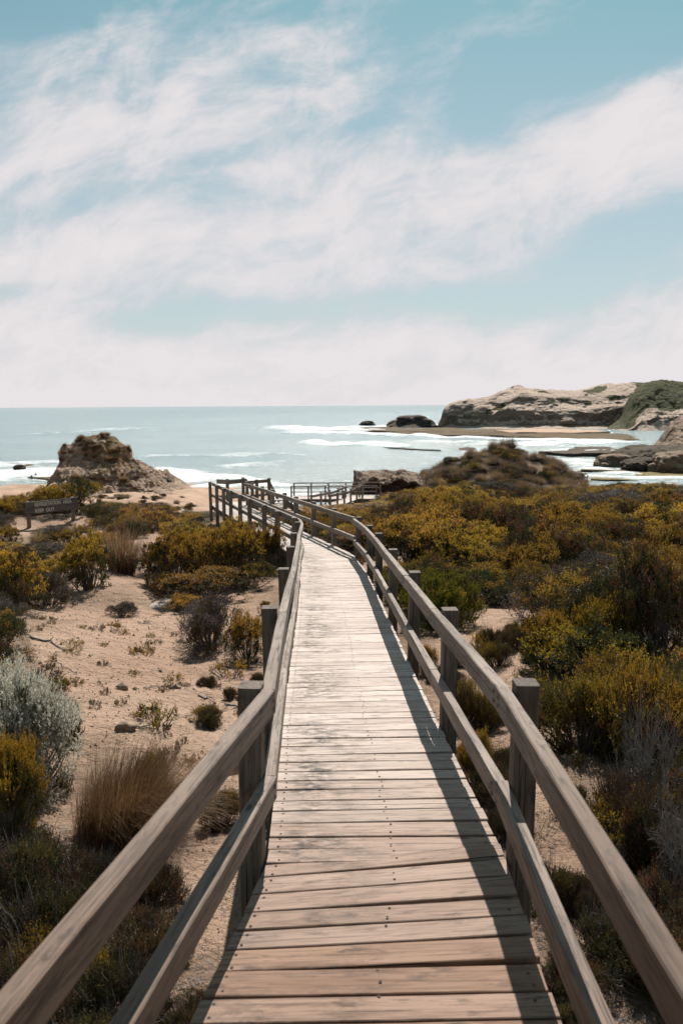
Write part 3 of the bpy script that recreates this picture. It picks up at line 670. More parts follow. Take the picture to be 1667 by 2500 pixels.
a = at_y(345, 1180, 90); b_ = at_y(446, 1196, 90)
rockmass('rock_outcrop', M['dark_rock'], a, b_, [(0, 1), (.2, 2.3), (.5, 2.2), (.8, 1.2), (1, .2)], 5, -10.2, SEC, 80, 60, .5, .7, .3, 2, 'low dark jagged outcrop just right of the tan limestone stack', 'rock', seed=12)

# headland across the bay
zh = SEA - .6
HY = 640.
def hh(px, py, Yd): return at_y(px, py, Yd)[2] - zh
a = at_y(1096, 1047, 590); b_ = at_y(1800, 1060, 590)
hp_ = [(1084, 1036), (1090, 1008), (1100, 998), (1118, 986), (1154, 977), (1190, 973), (1215, 971), (1226, 965), (1248, 957), (1270, 950), (1290, 943), (1300, 941), (1312, 945), (1325, 949), (1408, 951), (1464, 952), (1500, 946), (1550, 935), (1800, 930)]
def hdepth(u): return 26 + 90 * sstep(.0, .3, u)
prof = [((p_[0] - 1084) / 716, hh(p_[0], p_[1], 590 + .5 * float(hdepth((p_[0] - 1084) / 716)) - 1)) for p_ in hp_]
SECH = [(0, 0), (.03, .04), (.09, .07), (.13, .10), (.14, .3), (.15, .45), (.19, .55), (.24, .62), (.29, .74), (.36, .86), (.43, .96), (.5, 1), (.7, .98), (.9, .7), (1, 0)]
head, headG = rockmass('headland', M['headland'], a, b_, prof, hdepth, zh, SECH, 620, 200, 5.0, .05, 2.6, .25, kind='structure', seed=5, endr=.025, za=.22,
    veg=lambda U, SD, SH, X, Y, Z: np.clip(.75 * sstep(.3, .6, fbm(X * .05, Y * .05, Z * .08, 4, 5)) * (SH > .45) * (U > .15) + .9 * sstep(.66, .72, U + .06 * vn(X * .05, Y * .05, 0, 9)) * sstep(.5, .7, SH), 0, 1))
a = at_y(1500, 1056, 545); b_ = at_y(1960, 1062, 520)
gp = [(1440, 1040), (1460, 1034), (1480, 1022), (1500, 990), (1515, 965), (1530, 948), (1550, 934), (1585, 925), (1610, 930), (1630, 936), (1667, 939), (1750, 945), (1900, 960)]
prof = [((p_[0] - 1440) / 460, hh(p_[0], p_[1], 545 + 55)) for p_ in gp]
SECG = [(0, 0), (.05, .14), (.07, .26), (.13, .33), (.22, .46), (.34, .72), (.44, .94), (.5, 1), (.75, .9), (1, 0)]
rockmass('green_hill', M['headland'], a, b_, prof, 120, zh, SECG, 360, 160, 5., .05, 1.5, .2, kind='structure', seed=8, endr=.05,
    veg=lambda U, SD, SH, X, Y, Z: np.clip(1.15 * sstep(.34, .46, SH + .10 * fbm(X * .05, Y * .05, 0, 3, 6)) * (.55 + .6 * sstep(.06, .16, U + .05 * vn(X * .04, Y * .04, 0, 3))), 0, 1))
# nearer eroded slope on the right, and the dark low cliff in front of it
a = at_y(1545, 1100, 330); b_ = at_y(1900, 1110, 300)
sp_ = [(1545, 1092), (1570, 1070), (1590, 1045), (1615, 1015), (1640, 1004), (1667, 1000), (1750, 985), (1900, 980)]
prof = [((p_[0] - 1545) / 355, hh(p_[0], p_[1], 350)) for p_ in sp_]
SECS = [(0, 0), (.05, .1), (.15, .25), (.3, .55), (.4, .8), (.5, 1), (.7, 1), (1, 0)]
rockmass('eroded_slope', M['near_cliff'], a, b_, prof, 70, zh, SECS, 180, 120, 3.0, .09, 1.2, .4, 'pink-brown eroded rocky slope at the right edge below the green hill', 'cliff', seed=10, endr=.12)
a = at_y(1452, 1148, 232); b_ = at_y(1900, 1160, 205)
dp = [(1452, 1140), (1465, 1112), (1480, 1100), (1500, 1094), (1560, 1092), (1610, 1094), (1667, 1094), (1900, 1090)]
prof = [((p_[0] - 1452) / 448, hh(p_[0], p_[1], 240 - 15 * (p_[0] - 1452) / 448)) for p_ in dp]
SECD = [(0, 0), (.03, .1), (.06, .3), (.03, .55), (.04, .8), (.09, .93), (.2, 1), (.6, 1), (.9, .9), (1, 0)]
rockmass('low_cliff', M['dark_rock'], a, b_, prof, 40, zh, SECD, 220, 120, 1.6, .12, .9, .6, 'low dark undercut cliff above the tidal pools at the right edge', 'cliff', seed=14, endr=.05)
def boulder(name, px, py, Yd, w, h, label, mat='dark_rock', seed=1, group=None):
    c = at_y(px, py, Yd); z0 = c[2] - h * .15; u = np.linspace(0, 2 * math.pi, 60, endpoint=False); v = np.linspace(0, math.pi * .62, 34)
    U, Vv = np.meshgrid(u, v, indexing='ij'); e = .75
    X = np.sign(np.cos(U)) * np.abs(np.cos(U)) ** e * np.sin(Vv) ** .7 * w / 2; Y = np.sign(np.sin(U)) * np.abs(np.sin(U)) ** e * np.sin(Vv) ** .7 * w * .36; Z = (np.cos(Vv) + .3) * h / 1.3
    k = 2.2 / min(w, h * 2); r = 1 + .22 * fbm(X * k + seed, Y * k, Z * k * 1.4, 5, seed, .6) + .06 * vn(0 * Z + 1, 0 * Z, Z * k * 4, seed)
    V = np.stack([X * r, Y * r, Z * (.75 + .25 * r)], -1).reshape(-1, 3); n_, m_ = U.shape; i = np.arange(n_)[:, None]; j = np.arange(m_ - 1)[None, :]
    Fq = np.stack([i * m_ + j, i * m_ + j + 1, ((i + 1) % n_) * m_ + j + 1, ((i + 1) % n_) * m_ + j], -1).reshape(-1, 4)
    me = mesh_np(name, V, Fq, [M[mat]], attrs={'veg': np.zeros(len(V))}); return tag(link(name, me, None, (c[0], c[1], z0)), label, 'rock', group)
boulder('sea_rock', 897, 1040, 720, 14, 5.5, 'small dark dome-shaped rock alone in the surf, left of the larger islet', seed=2)
boulder('sea_rock', 963, 1045, 660, 14, 7.5, 'dark rounded rock against the left end of the larger islet', seed=4)
boulder('sea_rock', 1007, 1045, 655, 36, 12.5, 'largest dark flat-topped islet rock between the surf and the headland', 'dark_rock', seed=9)
boulder('sea_rock', 48, 1146, 228, 3.2, 1.6, 'small black boulder in the surf at the far left edge', seed=5)
boulder('sea_rock', 1358, 1141, 233, 2.5, 1.2, 'small rock tip beside the tidal channel', seed=6)
boulder('fallen_boulder', 1495, 1146, 225, 11, 5.0, 'brown boulder fallen at the left foot of the low dark cliff', 'near_cliff', seed=21)
boulder('fallen_boulder', 1578, 1152, 215, 12, 4.4, 'dark boulder fallen in front of the middle of the low dark cliff', 'dark_rock', seed=23)
boulder('fallen_boulder', 1655, 1152, 208, 15, 6.5, 'brown boulder heap at the right foot of the low dark cliff', 'near_cliff', seed=25)
# reef flats and the small beach: thin irregular sheets of rock just above the water
def flat(name, mat, pts, zt, kind='structure', seed=1, label=None, cat=None, th=.9, jag=.3):
    W = np.array([at_z(px, py, zt)[:2] for px, py in pts]); c = W.mean(0); n = len(W); out = []
    for k in range(n):
        a_, b2 = W[k], W[(k + 1) % n]
        for t in np.linspace(0, 1, 16, endpoint=False):
            p = a_ + (b2 - a_) * t; L_ = np.linalg.norm(b2 - a_); nn = np.array([-(b2 - a_)[1], (b2 - a_)[0]]) / (L_ + 1e-6); out.append(p + nn * jag * min(L_, 60) * .5 * float(fbm(p[0] * .05, p[1] * .05, 0, 4, seed)))
    out = np.array(out); rings = [1.0, .985, .96, .9, .8, .6, .35, .1]; V = []; m_ = len(out)
    for k, r in enumerate(rings):
        p = c + (out - c) * r; z = zt - (th if k == 0 else 0) + (.35 * fbm(p[:, 0] * .08, p[:, 1] * .08, 0, 4, seed + 3) if k else 0)
        V.append(np.column_stack([p, np.broadcast_to(z, (m_,))]))
    V.append(np.array([[c[0], c[1], zt]])); V = np.concatenate(V); Fq = []
    for k in range(len(rings) - 1):
        for j in range(m_): Fq.append((k * m_ + j, k * m_ + (j + 1) % m_, (k + 1) * m_ + (j + 1) % m_, (k + 1) * m_ + j))
    k = len(rings) - 1
    for j in range(0, m_, 2): Fq.append((k * m_ + j, k * m_ + (j + 1) % m_, k * m_ + (j + 2) % m_, len(V) - 1))
    me = mesh_np(name, V, Fq, [M[mat]], attrs={'veg': np.zeros(len(V)), 'litter': np.zeros(len(V))}); return tag(link(name, me), label, cat, kind=kind)
flat('reef', 'reef', [(765, 1046), (900, 1042), (1000, 1046), (1090, 1044), (1300, 1052), (1500, 1058), (1560, 1066), (1555, 1075), (1420, 1073), (1300, 1067), (1180, 1063), (1090, 1064), (1020, 1060), (900, 1053), (800, 1052)], SEA + .75, seed=3)
flat('reef', 'dark_rock', [(930, 1090), (990, 1094), (1060, 1098), (1075, 1100), (1000, 1097.5), (940, 1092.5)], SEA + .3, seed=5, th=.7)
flat('reef', 'dark_rock', [(1115, 1094), (1140, 1092), (1165, 1094), (1155, 1098), (1125, 1097)], SEA + .5, seed=6, th=.8)
flat('reef', 'dark_rock', [(1330, 1103), (1400, 1092), (1490, 1092), (1530, 1100), (1500, 1108), (1400, 1108)], SEA + 1.3, seed=7, th=1.9)
flat('beach', 'sand', [(1200, 1051), (1290, 1047), (1420, 1049), (1490, 1053), (1440, 1055), (1400, 1056), (1260, 1056)], SEA + 1.25, seed=8, th=1.2, jag=.05)
flat('reef', 'algae_reef', [(1405, 1140), (1460, 1135), (1560, 1140), (1680, 1150), (1900, 1160), (1900, 1176), (1640, 1168), (1540, 1163), (1530, 1150), (1450, 1146), (1415, 1148)], SEA + .6, seed=9, th=.9)
flat('reef', 'algae_reef', [(1440, 1163), (1520, 1166), (1560, 1172), (1500, 1171), (1440, 1168)], SEA + .4, seed=10, th=.7)
flat('reef', 'reef', [(45, 1140), (90, 1132), (140, 1131), (140, 1137), (80, 1138), (56, 1146)], SEA + .4, seed=11, th=.7)
flat('reef', 'reef', [(50, 1161), (80, 1152), (84, 1160), (140, 1166), (120, 1172), (60, 1168)], SEA + .5, seed=12, th=.7)

# rock ledge right of the lookout, in front of the grassy mound
a = at_y(866, 1196, 72); b_ = at_y(1050, 1200, 72); zl2 = -9.6
prof = [(0, .3), (.03, at_y(870, 1162, 76)[2] - zl2), (.35, at_y(925, 1158, 77)[2] - zl2), (.65, at_y(985, 1155, 77)[2] - zl2), (.93, at_y(985, 1160, 77)[2] - zl2), (1, 1)]
rockmass('rock_ledge', M['near_cliff'], a, b_, prof, 13, zl2, [(.04, 0), (.08, .3), (.13, .5), (.12, .68), (.06, .8), (.0, .86), (.01, .93), (.05, .98), (.2, 1), (.6, 1), (1, .5)], 160, 110, .7, .7, .45, 2.6, 'flat tan limestone ledge with a shadowed undercut face, right of the lower lookout', 'rock', seed=31, endr=.03)

# ------------------------------------------------------------------ plants
rng = np.random.default_rng(11)
def nrm(a): return a / (np.linalg.norm(a, axis=-1, keepdims=True) + 1e-9)
GOLD = (.47, .27, .035); GOLD2 = (.31, .19, .02); OLIVE = (.062, .054, .014); RUST = (.11, .052, .017); BROWN = (.07, .043, .026); GREY = (.115, .10, .088)
GREEN = (.085, .083, .013); LIME = (.165, .15, .016); SILVER = (.52, .50, .41); SILVER2 = (.30, .295, .225); DKGREEN = (.028, .034, .014)
def foliage(seed, R, H, ncl, cr, ntw, nlf, ll, lw, pal, tip=None, tipw=.5, updir=.6, flat_=1.0, inner=.35, lump=.25, low=.05, tipz=-9, lobes=0, lobe_gold=.5):
    g = np.random.default_rng(seed)
    n = ncl
    phi = g.uniform(0, 2 * np.pi, n); ct = g.uniform(low, 1, n); ct = np.sign(ct) * np.abs(ct) ** .8; stt = np.sqrt(1 - ct ** 2); rr = np.where(g.uniform(size=n) < inner, g.uniform(.45, .8, n), g.uniform(.82, 1.02, n))
    lmp = 1 + lump * vn(np.cos(phi) * stt * 1.7 + seed, np.sin(phi) * stt * 1.7, ct * 1.7, seed)
    rr = rr * lmp
    Cc = np.stack([R * np.cos(phi) * stt * rr, R * np.sin(phi) * stt * rr, H * (.08 + .92 * np.clip(ct, 0, 1) ** flat_) * rr - cr * .5], -1)
    lobe_dark = np.ones(n)
    if lobes:                                          # the crown is a cluster of rounded heads
        la = g.uniform(0, 2 * np.pi, lobes); lr = np.sqrt(g.uniform(.02, 1, lobes)) * .68 * R; lrad = g.uniform(.26, .46, lobes) * R
        lc = np.stack([lr * np.cos(la), lr * np.sin(la), H * (g.uniform(.5, .86, lobes) - .42 * (lr / R) ** 2) - lrad * .4], -1)
        lg = g.uniform(size=lobes) < lobe_gold; li = g.choice(lobes, n, p=lrad ** 2 / (lrad ** 2).sum())
        dd = np.stack([np.cos(phi) * stt, np.sin(phi) * stt, ct], -1) * g.uniform(.8, 1.08, (n, 1))
        body = g.uniform(size=n) < .22
        Cc = np.where(body[:, None], Cc * .8, lc[li] + dd * lrad[li][:, None] * [1, 1, .8])
    Cc[:, 2] = np.maximum(Cc[:, 2], .04)
    out = nrm(Cc * np.array([1, 1, R / H]) + [0, 0, .15 * R])
    pc = np.array([p[:3] for p in pal]); wts = np.array([p[3] for p in pal]); wts = wts / wts.sum()
    cc = pc[g.choice(len(pal), n, p=wts)] * g.uniform(.75, 1.25, (n, 1))
    csz = cr * g.uniform(.7, 1.3, n)
    hastip = (g.uniform(size=n) < tipw * (.35 + .9 * np.clip(out[:, 2], 0, 1)))
    if lobes: hastip = (~body) & lg[li] & (ct > -.05 + .25 * g.uniform(size=n)) | (g.uniform(size=n) < .04)
    # twigs
    T = n * ntw; ci = np.repeat(np.arange(n), ntw)
    td = nrm(out[ci] * .55 + np.array([0, 0, updir]) + g.normal(0, .55, (T, 3)))
    t0 = Cc[ci] + g.normal(0, .33, (T, 3)) * csz[ci][:, None] * np.array([1, 1, .6]); tl = csz[ci] * g.uniform(.5, 1.1, T)
    # leaves
    K = T * nlf; ti = np.repeat(np.arange(T), nlf); tt = g.uniform(.15, 1, K)
    p = t0[ti] + td[ti] * (tl[ti] * tt)[:, None]
    ld = nrm(td[ti] * .75 + g.normal(0, .5, (K, 3)) + [0, 0, .1]); sdv = nrm(np.cross(ld, g.normal(0, 1, (K, 3))))
    l = ll * g.uniform(.6, 1.3, K)[:, None]; w = lw * g.uniform(.7, 1.2, K)[:, None]
    p0 = p; p1 = p + ld * l * .5 + sdv * w * .5; p2 = p + ld * l; p3 = p + ld * l * .5 - sdv * w * .5
    V = np.stack([p0, p1, p2, p3], 1).reshape(-1, 3); V[:, 2] = np.maximum(V[:, 2], 0.0)
    c = cc[ci[ti]] * g.uniform(.7, 1.3, (K, 1))
    if tip is not None:
        upz = (p[:, 2] - Cc[ci[ti], 2]) / csz[ci[ti]]; m_ = (hastip[ci[ti]] & (tt > .25) & (upz > tipz))[:, None] * np.clip((tt - .3) * 2.0, 0, 1)[:, None]; c = c * (1 - m_) + np.array(tip) * g.uniform(.75, 1.2, (K, 1)) * m_
    Fq = np.arange(len(V)).reshape(-1, 4)
    return V, Fq, np.repeat(c, 4, 0), Cc, t0, td, tl
def tubes(A, B, ra, rb, mid=.12, seed=0, k=3, segs=3):
    g = np.random.default_rng(seed + 99); n = len(A); d = B - A; L_ = np.linalg.norm(d, axis=1, keepdims=True); s1 = nrm(np.cross(d, g.normal(0, 1, (n, 3)))); s2 = nrm(np.cross(d, s1))
    V = []; bend = g.normal(0, mid, (n, 3)) * L_
    for i in range(segs + 1):
        t = i / segs; c = A + d * t + bend * (4 * t * (1 - t)) * .5; r = (ra * (1 - t) + rb * t)
        r = np.broadcast_to(np.asarray(r).reshape(-1, 1) if np.ndim(r) else r, (n, 1))
        for j in range(k):
            an = 2 * math.pi * j / k; V.append(c + (s1 * math.cos(an) + s2 * math.sin(an)) * r)
    V = np.stack(V, 1)                        # n, (segs+1)*k, 3
    f = []
    for i in range(segs):
        for j in range(k): f.append((i * k + j, i * k + (j + 1) % k, (i + 1) * k + (j + 1) % k, (i + 1) * k + j))
    f = np.array(f); m_ = (segs + 1) * k
    return V.reshape(-1, 3), (f[None] + (np.arange(n) * m_)[:, None, None]).reshape(-1, 4)
PROTO = {}
def shrub(kind, seed, R=1., H=1., bare=0, mat='leaf', nst=60, **kw):
    V, Fq, col, Cc, t0, td, tl = foliage(seed, R, H, **kw)
    fm = mesh_np('foliage', V, Fq, [M[mat]], col=col)
    g = np.random.default_rng(seed); sel = g.choice(len(Cc), min(nst, len(Cc)), replace=False); B = Cc[sel]; A = B * np.array([.12, .12, 0]) + g.normal(0, .03, B.shape) * [1, 1, 0] * R
    A[:, 2] = -.06
    V1, F1 = tubes(A, B, .013 * R + .003, .003, .14, seed, 4, 4)
    if bare:
        idx = g.choice(len(t0), bare); A2 = t0[idx] * .8; B2 = t0[idx] + td[idx] * (tl[idx] * g.uniform(1.2, 2.2, bare))[:, None]
        V2, F2 = tubes(A2, B2, .004, .0015, .1, seed + 1, 3, 3); F1 = np.concatenate([F1, F2 + len(V1)]); V1 = np.concatenate([V1, V2])
    sm = mesh_np('branches', V1, F1, [M['bark']])
    PROTO.setdefault(kind, []).append((fm, sm, R, H))
def tuft(kind, seed, R, H, nb, pal, wid=.006, mat='grass', droop=.8, segs=6, lean0=.15, base_r=.38, wind=.35):
    g = np.random.default_rng(seed); ph_ = g.uniform(0, 2 * np.pi, nb); rb = np.sqrt(g.uniform(0, 1, nb)) * R * base_r * g.uniform(.7, 1.3, nb)
    base = np.stack([rb * np.cos(ph_), rb * np.sin(ph_), np.zeros(nb)], -1); az = ph_ + g.normal(0, .8, nb); L_ = H * g.uniform(.45, 1.3, nb); ln = g.uniform(lean0 * .3, 1, nb)
    dirh = np.stack([np.cos(az) + wind, np.sin(az), 0 * az], -1); side = np.stack([-np.sin(az), np.cos(az), 0 * az], -1); pts = []
    for i in range(segs + 1):
        t = i / segs; hor = ln * (t * .45 + droop * .75 * t * t); ver = t * np.sqrt(np.clip(1.05 - ln * .5 * t, .2, 1)) - droop * .42 * ln * t ** 3
        c = base + dirh * (hor * L_)[:, None] + np.array([0, 0, 1.]) * (ver * L_)[:, None]
        tw = side * (wid * (1 - t * .85))
        pts += [c - tw, c + tw]
    V = np.stack(pts, 1); m_ = 2 * (segs + 1); f = np.array([(2 * i, 2 * i + 1, 2 * i + 3, 2 * i + 2) for i in range(segs)])
    Fq = (f[None] + (np.arange(nb) * m_)[:, None, None]).reshape(-1, 4); pc = np.array([p[:3] for p in pal]); w = np.array([p[3] for p in pal]); w = w / w.sum()
    c = pc[g.choice(len(pal), nb, p=w)] * g.uniform(.7, 1.3, (nb, 1)); V = V.reshape(-1, 3); V[:, 2] = np.maximum(V[:, 2], 0)
    PROTO.setdefault(kind, []).append((mesh_np('blades', V, Fq, [M[mat]], col=np.repeat(c, m_, 0)), None, R, H))

P_ = lambda c, w: (*c, w)
for s in range(5):
    shrub('gold', 100 + s, 1.1, 1.1, ncl=260, cr=.12, ntw=22, nlf=9, ll=.026, lw=.018, tipz=.0, lobes=9 + s, lobe_gold=.85, pal=[P_(OLIVE, 2.6), P_(RUST, 1.3), P_(BROWN, 1), P_(DKGREEN, 1.6)], tip=GOLD, tipw=1.0, lump=.6, updir=.3, inner=.25, low=-.12)
for s in range(4):
    shrub('heath', 120 + s, 1.1, 1.05, ncl=270, cr=.12, ntw=20, nlf=9, ll=.025, lw=.014, lobes=11, lobe_gold=.18, pal=[P_(OLIVE, 2.5), P_(RUST, 2.0), P_(BROWN, 1.5), P_(DKGREEN, 1.4)], tip=GOLD2, tipw=.4, updir=.5, bare=160, lump=.4, low=-.12)
for s in range(3):
    shrub('grey', 140 + s, 1.0, .85, ncl=250, cr=.13, ntw=20, nlf=8, low=-.25, lobes=8, lobe_gold=0, nst=40, ll=.025, lw=.012, pal=[P_(GREY, 3), P_(BROWN, 2), P_(OLIVE, .8)], tip=None, updir=.7, bare=600)
for s in range(2):
    shrub('green', 150 + s, 1.0, .9, ncl=150, cr=.16, ntw=20, nlf=10, ll=.045, lw=.016, pal=[P_(GREEN, 3), P_(OLIVE, 1.2)], tip=LIME, tipw=.8, updir=1.0)
for s in range(2):
    shrub('dark', 160 + s, 1.2, 1.0, ncl=240, cr=.14, ntw=22, nlf=9, lobes=9, lobe_gold=.25, ll=.034, lw=.015, pal=[P_(DKGREEN, 3), P_(OLIVE, 2), P_(BROWN, .6)], tip=GOLD2, tipw=.35, lump=.5, updir=.4, low=-.1)
shrub('silver', 170, .75, .8, mat='leaf_silver', ncl=230, cr=.12, ntw=34, nlf=12, ll=.022, lw=.011, pal=[P_(SILVER, 3), P_(SILVER2, 1.5), P_(OLIVE, .5)], tip=SILVER, tipw=.6, updir=.35, low=-.2, inner=.25, lump=.4, lobes=11, lobe_gold=.8)
OL2 = (.105, .085, .02)
shrub('fine', 180, .6, .55, ncl=150, cr=.12, ntw=26, nlf=13, ll=.020, lw=.008, lobes=9, lobe_gold=.5, pal=[P_(OL2, 3), P_(RUST, .8), P_(OLIVE, 1)], tip=GOLD2, tipw=.5, updir=1.0, bare=250)
shrub('fine', 181, .6, .5, ncl=150, cr=.12, ntw=26, nlf=13, ll=.018, lw=.006, lobes=8, lobe_gold=.3, pal=[P_(BROWN, 1.2), P_(OL2, 2.5), P_(RUST, 1)], tip=GOLD2, tipw=.4, updir=1.0, bare=400)
shrub('brownheath', 183, .6, .5, ncl=170, cr=.11, ntw=24, nlf=12, ll=.017, lw=.007, lobes=9, lobe_gold=.25, low=-.2, pal=[P_(BROWN, 2.2), P_(OLIVE, 2), P_(RUST, 1.2), P_(DKGREEN, 1)], tip=RUST, tipw=.4, updir=.9, bare=700)
shrub('brownheath', 184, .6, .45, ncl=160, cr=.11, ntw=24, nlf=12, ll=.018, lw=.007, lobes=8, lobe_gold=.3, low=-.2, pal=[P_(DKGREEN, 1.6), P_(OLIVE, 2), P_(BROWN, 1.6)], tip=OL2, tipw=.4, updir=1.0, bare=500)
shrub('feather', 185, .45, .5, ncl=90, cr=.11, ntw=24, nlf=14, ll=.026, lw=.006, pal=[P_(GOLD2, 1), P_(OLIVE, 2.5)], tip=GOLD2, tipw=.6, updir=.9, low=-.1, lobes=7, lobe_gold=.6)
shrub('seedling', 190, .25, .16, ncl=26, cr=.05, ntw=8, nlf=6, ll=.02, lw=.009, pal=[P_(OLIVE, 2), P_(GOLD2, 1.5), P_(RUST, 1)], tip=GOLD2, tipw=.5, nst=20, bare=25)
shrub('seedling', 191, .22, .14, ncl=22, cr=.045, ntw=8, nlf=5, ll=.018, lw=.007, pal=[P_(RUST, 2), P_(BROWN, 1.5), P_(OLIVE, 1)], tip=None, nst=18, bare=50)
TB = [P_((.27, .175, .09), 3), P_((.14, .075, .035), 2), P_((.30, .215, .12), 1.5), P_((.09, .07, .035), 1)]
TR = [P_((.17, .085, .035), 3), P_((.10, .05, .025), 2), P_((.28, .17, .08), 1)]
for s in range(3): tuft('tussock', 200 + s, .6, .62, 1500, TB, .0055)
tuft('red_tussock', 210, .55, .55, 5200, TR, .0022, segs=8, droop=1.25, base_r=.75, wind=.75, lean0=.5)
for s in range(2): tuft('clump', 220 + s, .6, .75, 700, [P_((.14, .09, .05), 3), P_((.20, .135, .085), 1.5), P_((.075, .055, .03), 2)], .012, segs=4, droop=.9)
# bare dead branches
def dead(kind, seed, R, H, nmain, levels=3):
    g = np.random.default_rng(seed); A = []; B = []; ra = []
    def grow(p, d, L_, r, lv):
        q_ = p + d * L_; A.append(p); B.append(q_); ra.append(r)
        if lv == 0: return
        for _ in range(g.integers(2, 5)):
            t = g.uniform(.35, 1); dd = d + g.normal(0, .5, 3) + np.array([0, 0, .1]); dd /= np.linalg.norm(dd); grow(p + d * L_ * t, dd, L_ * g.uniform(.5, .8), r * .6, lv - 1)
    for _ in range(nmain):
        d = np.array([g.normal(0, .6), g.normal(0, .6), 1.]); d /= np.linalg.norm(d); grow(np.array([g.normal(0, .1) * R, g.normal(0, .1) * R, -.03]), d * np.array([R, R, H]), .42, .009, levels)
    A = np.array(A); B = np.array(B); A[:, 2] = np.maximum(A[:, 2], .0); B[:, 2] = np.maximum(B[:, 2], .015); V, Fq = tubes(A, B, np.array(ra), np.array(ra) * .55, .1, seed, 5, 4)
    PROTO.setdefault(kind, []).append((mesh_np('branches', V, Fq, [M['dead']]), None, R, H))
dead('dead', 300, 1, 1, 16, 4); dead('dead', 301, 1.2, .9, 16, 4); dead('drydead', 305, 1.3, .35, 7, 4)

NAME = dict(gold='golden_shrub', heath='heath_shrub', grey='grey_shrub', green='green_shrub', dark='dark_shrub', silver='silver_saltbush', fine='low_heath', brownheath='low_heath', feather='feathery_shrub',
            seedling='seedling', tussock='tussock_grass', red_tussock='red_tussock_grass', clump='grass_clump', dead='bare_branch_bush', drydead='fallen_branches')
def plant(kind, x, y, w, h, label, group=None, cat='shrub', rz=None, z=None, var=None, solo=False):
    ps = PROTO[kind]; fm, sm, R, H = ps[var if var is not None else random.randrange(len(ps))]
    z = float(ground(x, y)) if z is None else z; sx = w / 2 / (R * 1.1); sz = h / (H * 1.14)
    rz = random.uniform(0, 6.28) if rz is None else rz
    part = {'tussock': 'blades', 'red_tussock': 'blades', 'clump': 'blades'}.get(kind)
    if sm is None:
        o = bpy.data.objects.new(NAME[kind], fm); C.objects.link(o)
    else:
        o = bpy.data.objects.new(NAME[kind], None); C.objects.link(o); o.empty_display_size = .2
        f = bpy.data.objects.new('foliage', fm); C.objects.link(f); f.parent = o
        if not solo: b2 = bpy.data.objects.new('branches', sm); C.objects.link(b2); b2.parent = o
    if 'tussock' in kind: rz = rz * .12 - .3                # the tufts all lean with the sea wind
    o.location = (x, y, z - .03); o.rotation_euler = (0, 0, rz); o.scale = (sx, sx, sz)
    return tag(o, label, cat, group)
def pplant(kind, px, py, wpx, hpx, label, group=None, cat='shrub', var=None, flatten=1):
    p = spot(px, py); s = np.linalg.norm(p) / F * 1.0
    w = wpx * s * 1.02; p2 = p[:2] + p[:2] / np.linalg.norm(p[:2]) * w * .35       # base pixel is the front foot
    sl = -p[2] / np.linalg.norm(p[:2]); h = hpx * s * 1.0 / math.cos(math.atan(sl)) 
    h = max(.06, h - w * .35 * sl * .8)
    return plant(kind, p2[0], p2[1], w, h * flatten, label, group, cat, var=var)
placed = []
random.seed(21)
def special(kind, px, py, w, h, label, cat='shrub', **k):
    o = pplant(kind, px, py, w, h, label, None, cat, **k); placed.append((o.location.x, o.location.y, w * np.linalg.norm(o.location) / F * .5)); return o
special('silver', 60, 1985, 330, 370, 'silvery grey-green saltbush at the left edge in the foreground')
special('feather', 30, 2110, 210, 260, 'bright yellow-green feathery bush in front of the silver saltbush at the left edge')
special('red_tussock', 300, 2085, 250, 235, 'large rust-red tussock of fine grass beside the silver saltbush', 'grass')
special('fine', 375, 1990, 130, 150, 'dark green upright heath just behind the right of the red tussock')
special('fine', 545, 2035, 130, 110, 'low olive heath plant on the sand beside the nearest left post')
special('seedling', 385, 1790, 115, 75, 'sprawling yellowish seedling alone in the middle of the sand patch')
special('fine', 140, 1700, 62, 58, 'small round brown-green tuft on the left of the sand patch')
special('seedling', 258, 1700, 30, 32, 'tiny olive seedling near the middle of the sand patch')
special('seedling', 345, 1600, 60, 40, 'thin pale seedling at the stones in the upper sand patch')
special('seedling', 560, 1660, 90, 60, 'thin yellow seedling below the grey and gold shrub')
special('grey', 515, 1610, 235, 165, 'grey twiggy shrub with a gold crest beside the third left post', var=0)
special('gold', 605, 1625, 120, 140, 'narrow gold-tipped shrub standing against the left fence posts')
special('gold', 455, 1500, 130, 75, 'gold-topped low crest behind the grey twiggy shrub')
special('gold', 222, 1450, 160, 165, 'dark shrub with a gold crown below the large tussock at left')
special('grey', 118, 1490, 130, 105, 'grey leafless-looking shrub left of the gold-crowned shrub', var=1)
special('gold', 30, 1500, 170, 190, 'gold and brown shrub at the left edge above the sand patch')
special('tussock', 300, 1405, 150, 130, 'large straw-coloured tussock leaning over a dark hollow', 'grass')
special('tussock', 95, 1345, 80, 52, 'brown tussock at the foot of the sign post', 'grass')
special('grey', 130, 1318, 110, 34, 'low grey scrub directly below the lettered boards of the sign')
special('gold', 180, 1338, 130, 60, 'gold-topped low shrub below the right half of the sign')
special('gold', 22, 1330, 75, 50, 'small gold shrub left of the left sign post')
special('grey', 110, 1360, 120, 40, 'low grey scrub on the sand in front of the brown tussock at the sign')
special('heath', 75, 1262, 120, 50, 'rusty low shrub just behind the left half of the sign')
special('heath', 245, 1290, 110, 62, 'rusty shrub right of the right sign post')
special('tussock', 325, 1310, 70, 70, 'small brown tussock behind the large straw-coloured one', 'grass')
special('grey', 300, 1510, 95, 48, 'low grey scrub at the top edge of the sand patch')
special('heath', 400, 1470, 110, 80, 'rusty low shrub between the sand patch and the shrub thicket')
special('gold', 435, 1450, 190, 170, 'large gold-topped shrub at the left end of the thicket by the fence')
special('gold', 560, 1440, 200, 190, 'large gold-topped shrub in the middle of the thicket by the fence')
special('gold', 655, 1405, 130, 160, 'gold-topped shrub of the thicket touching the left fence posts')
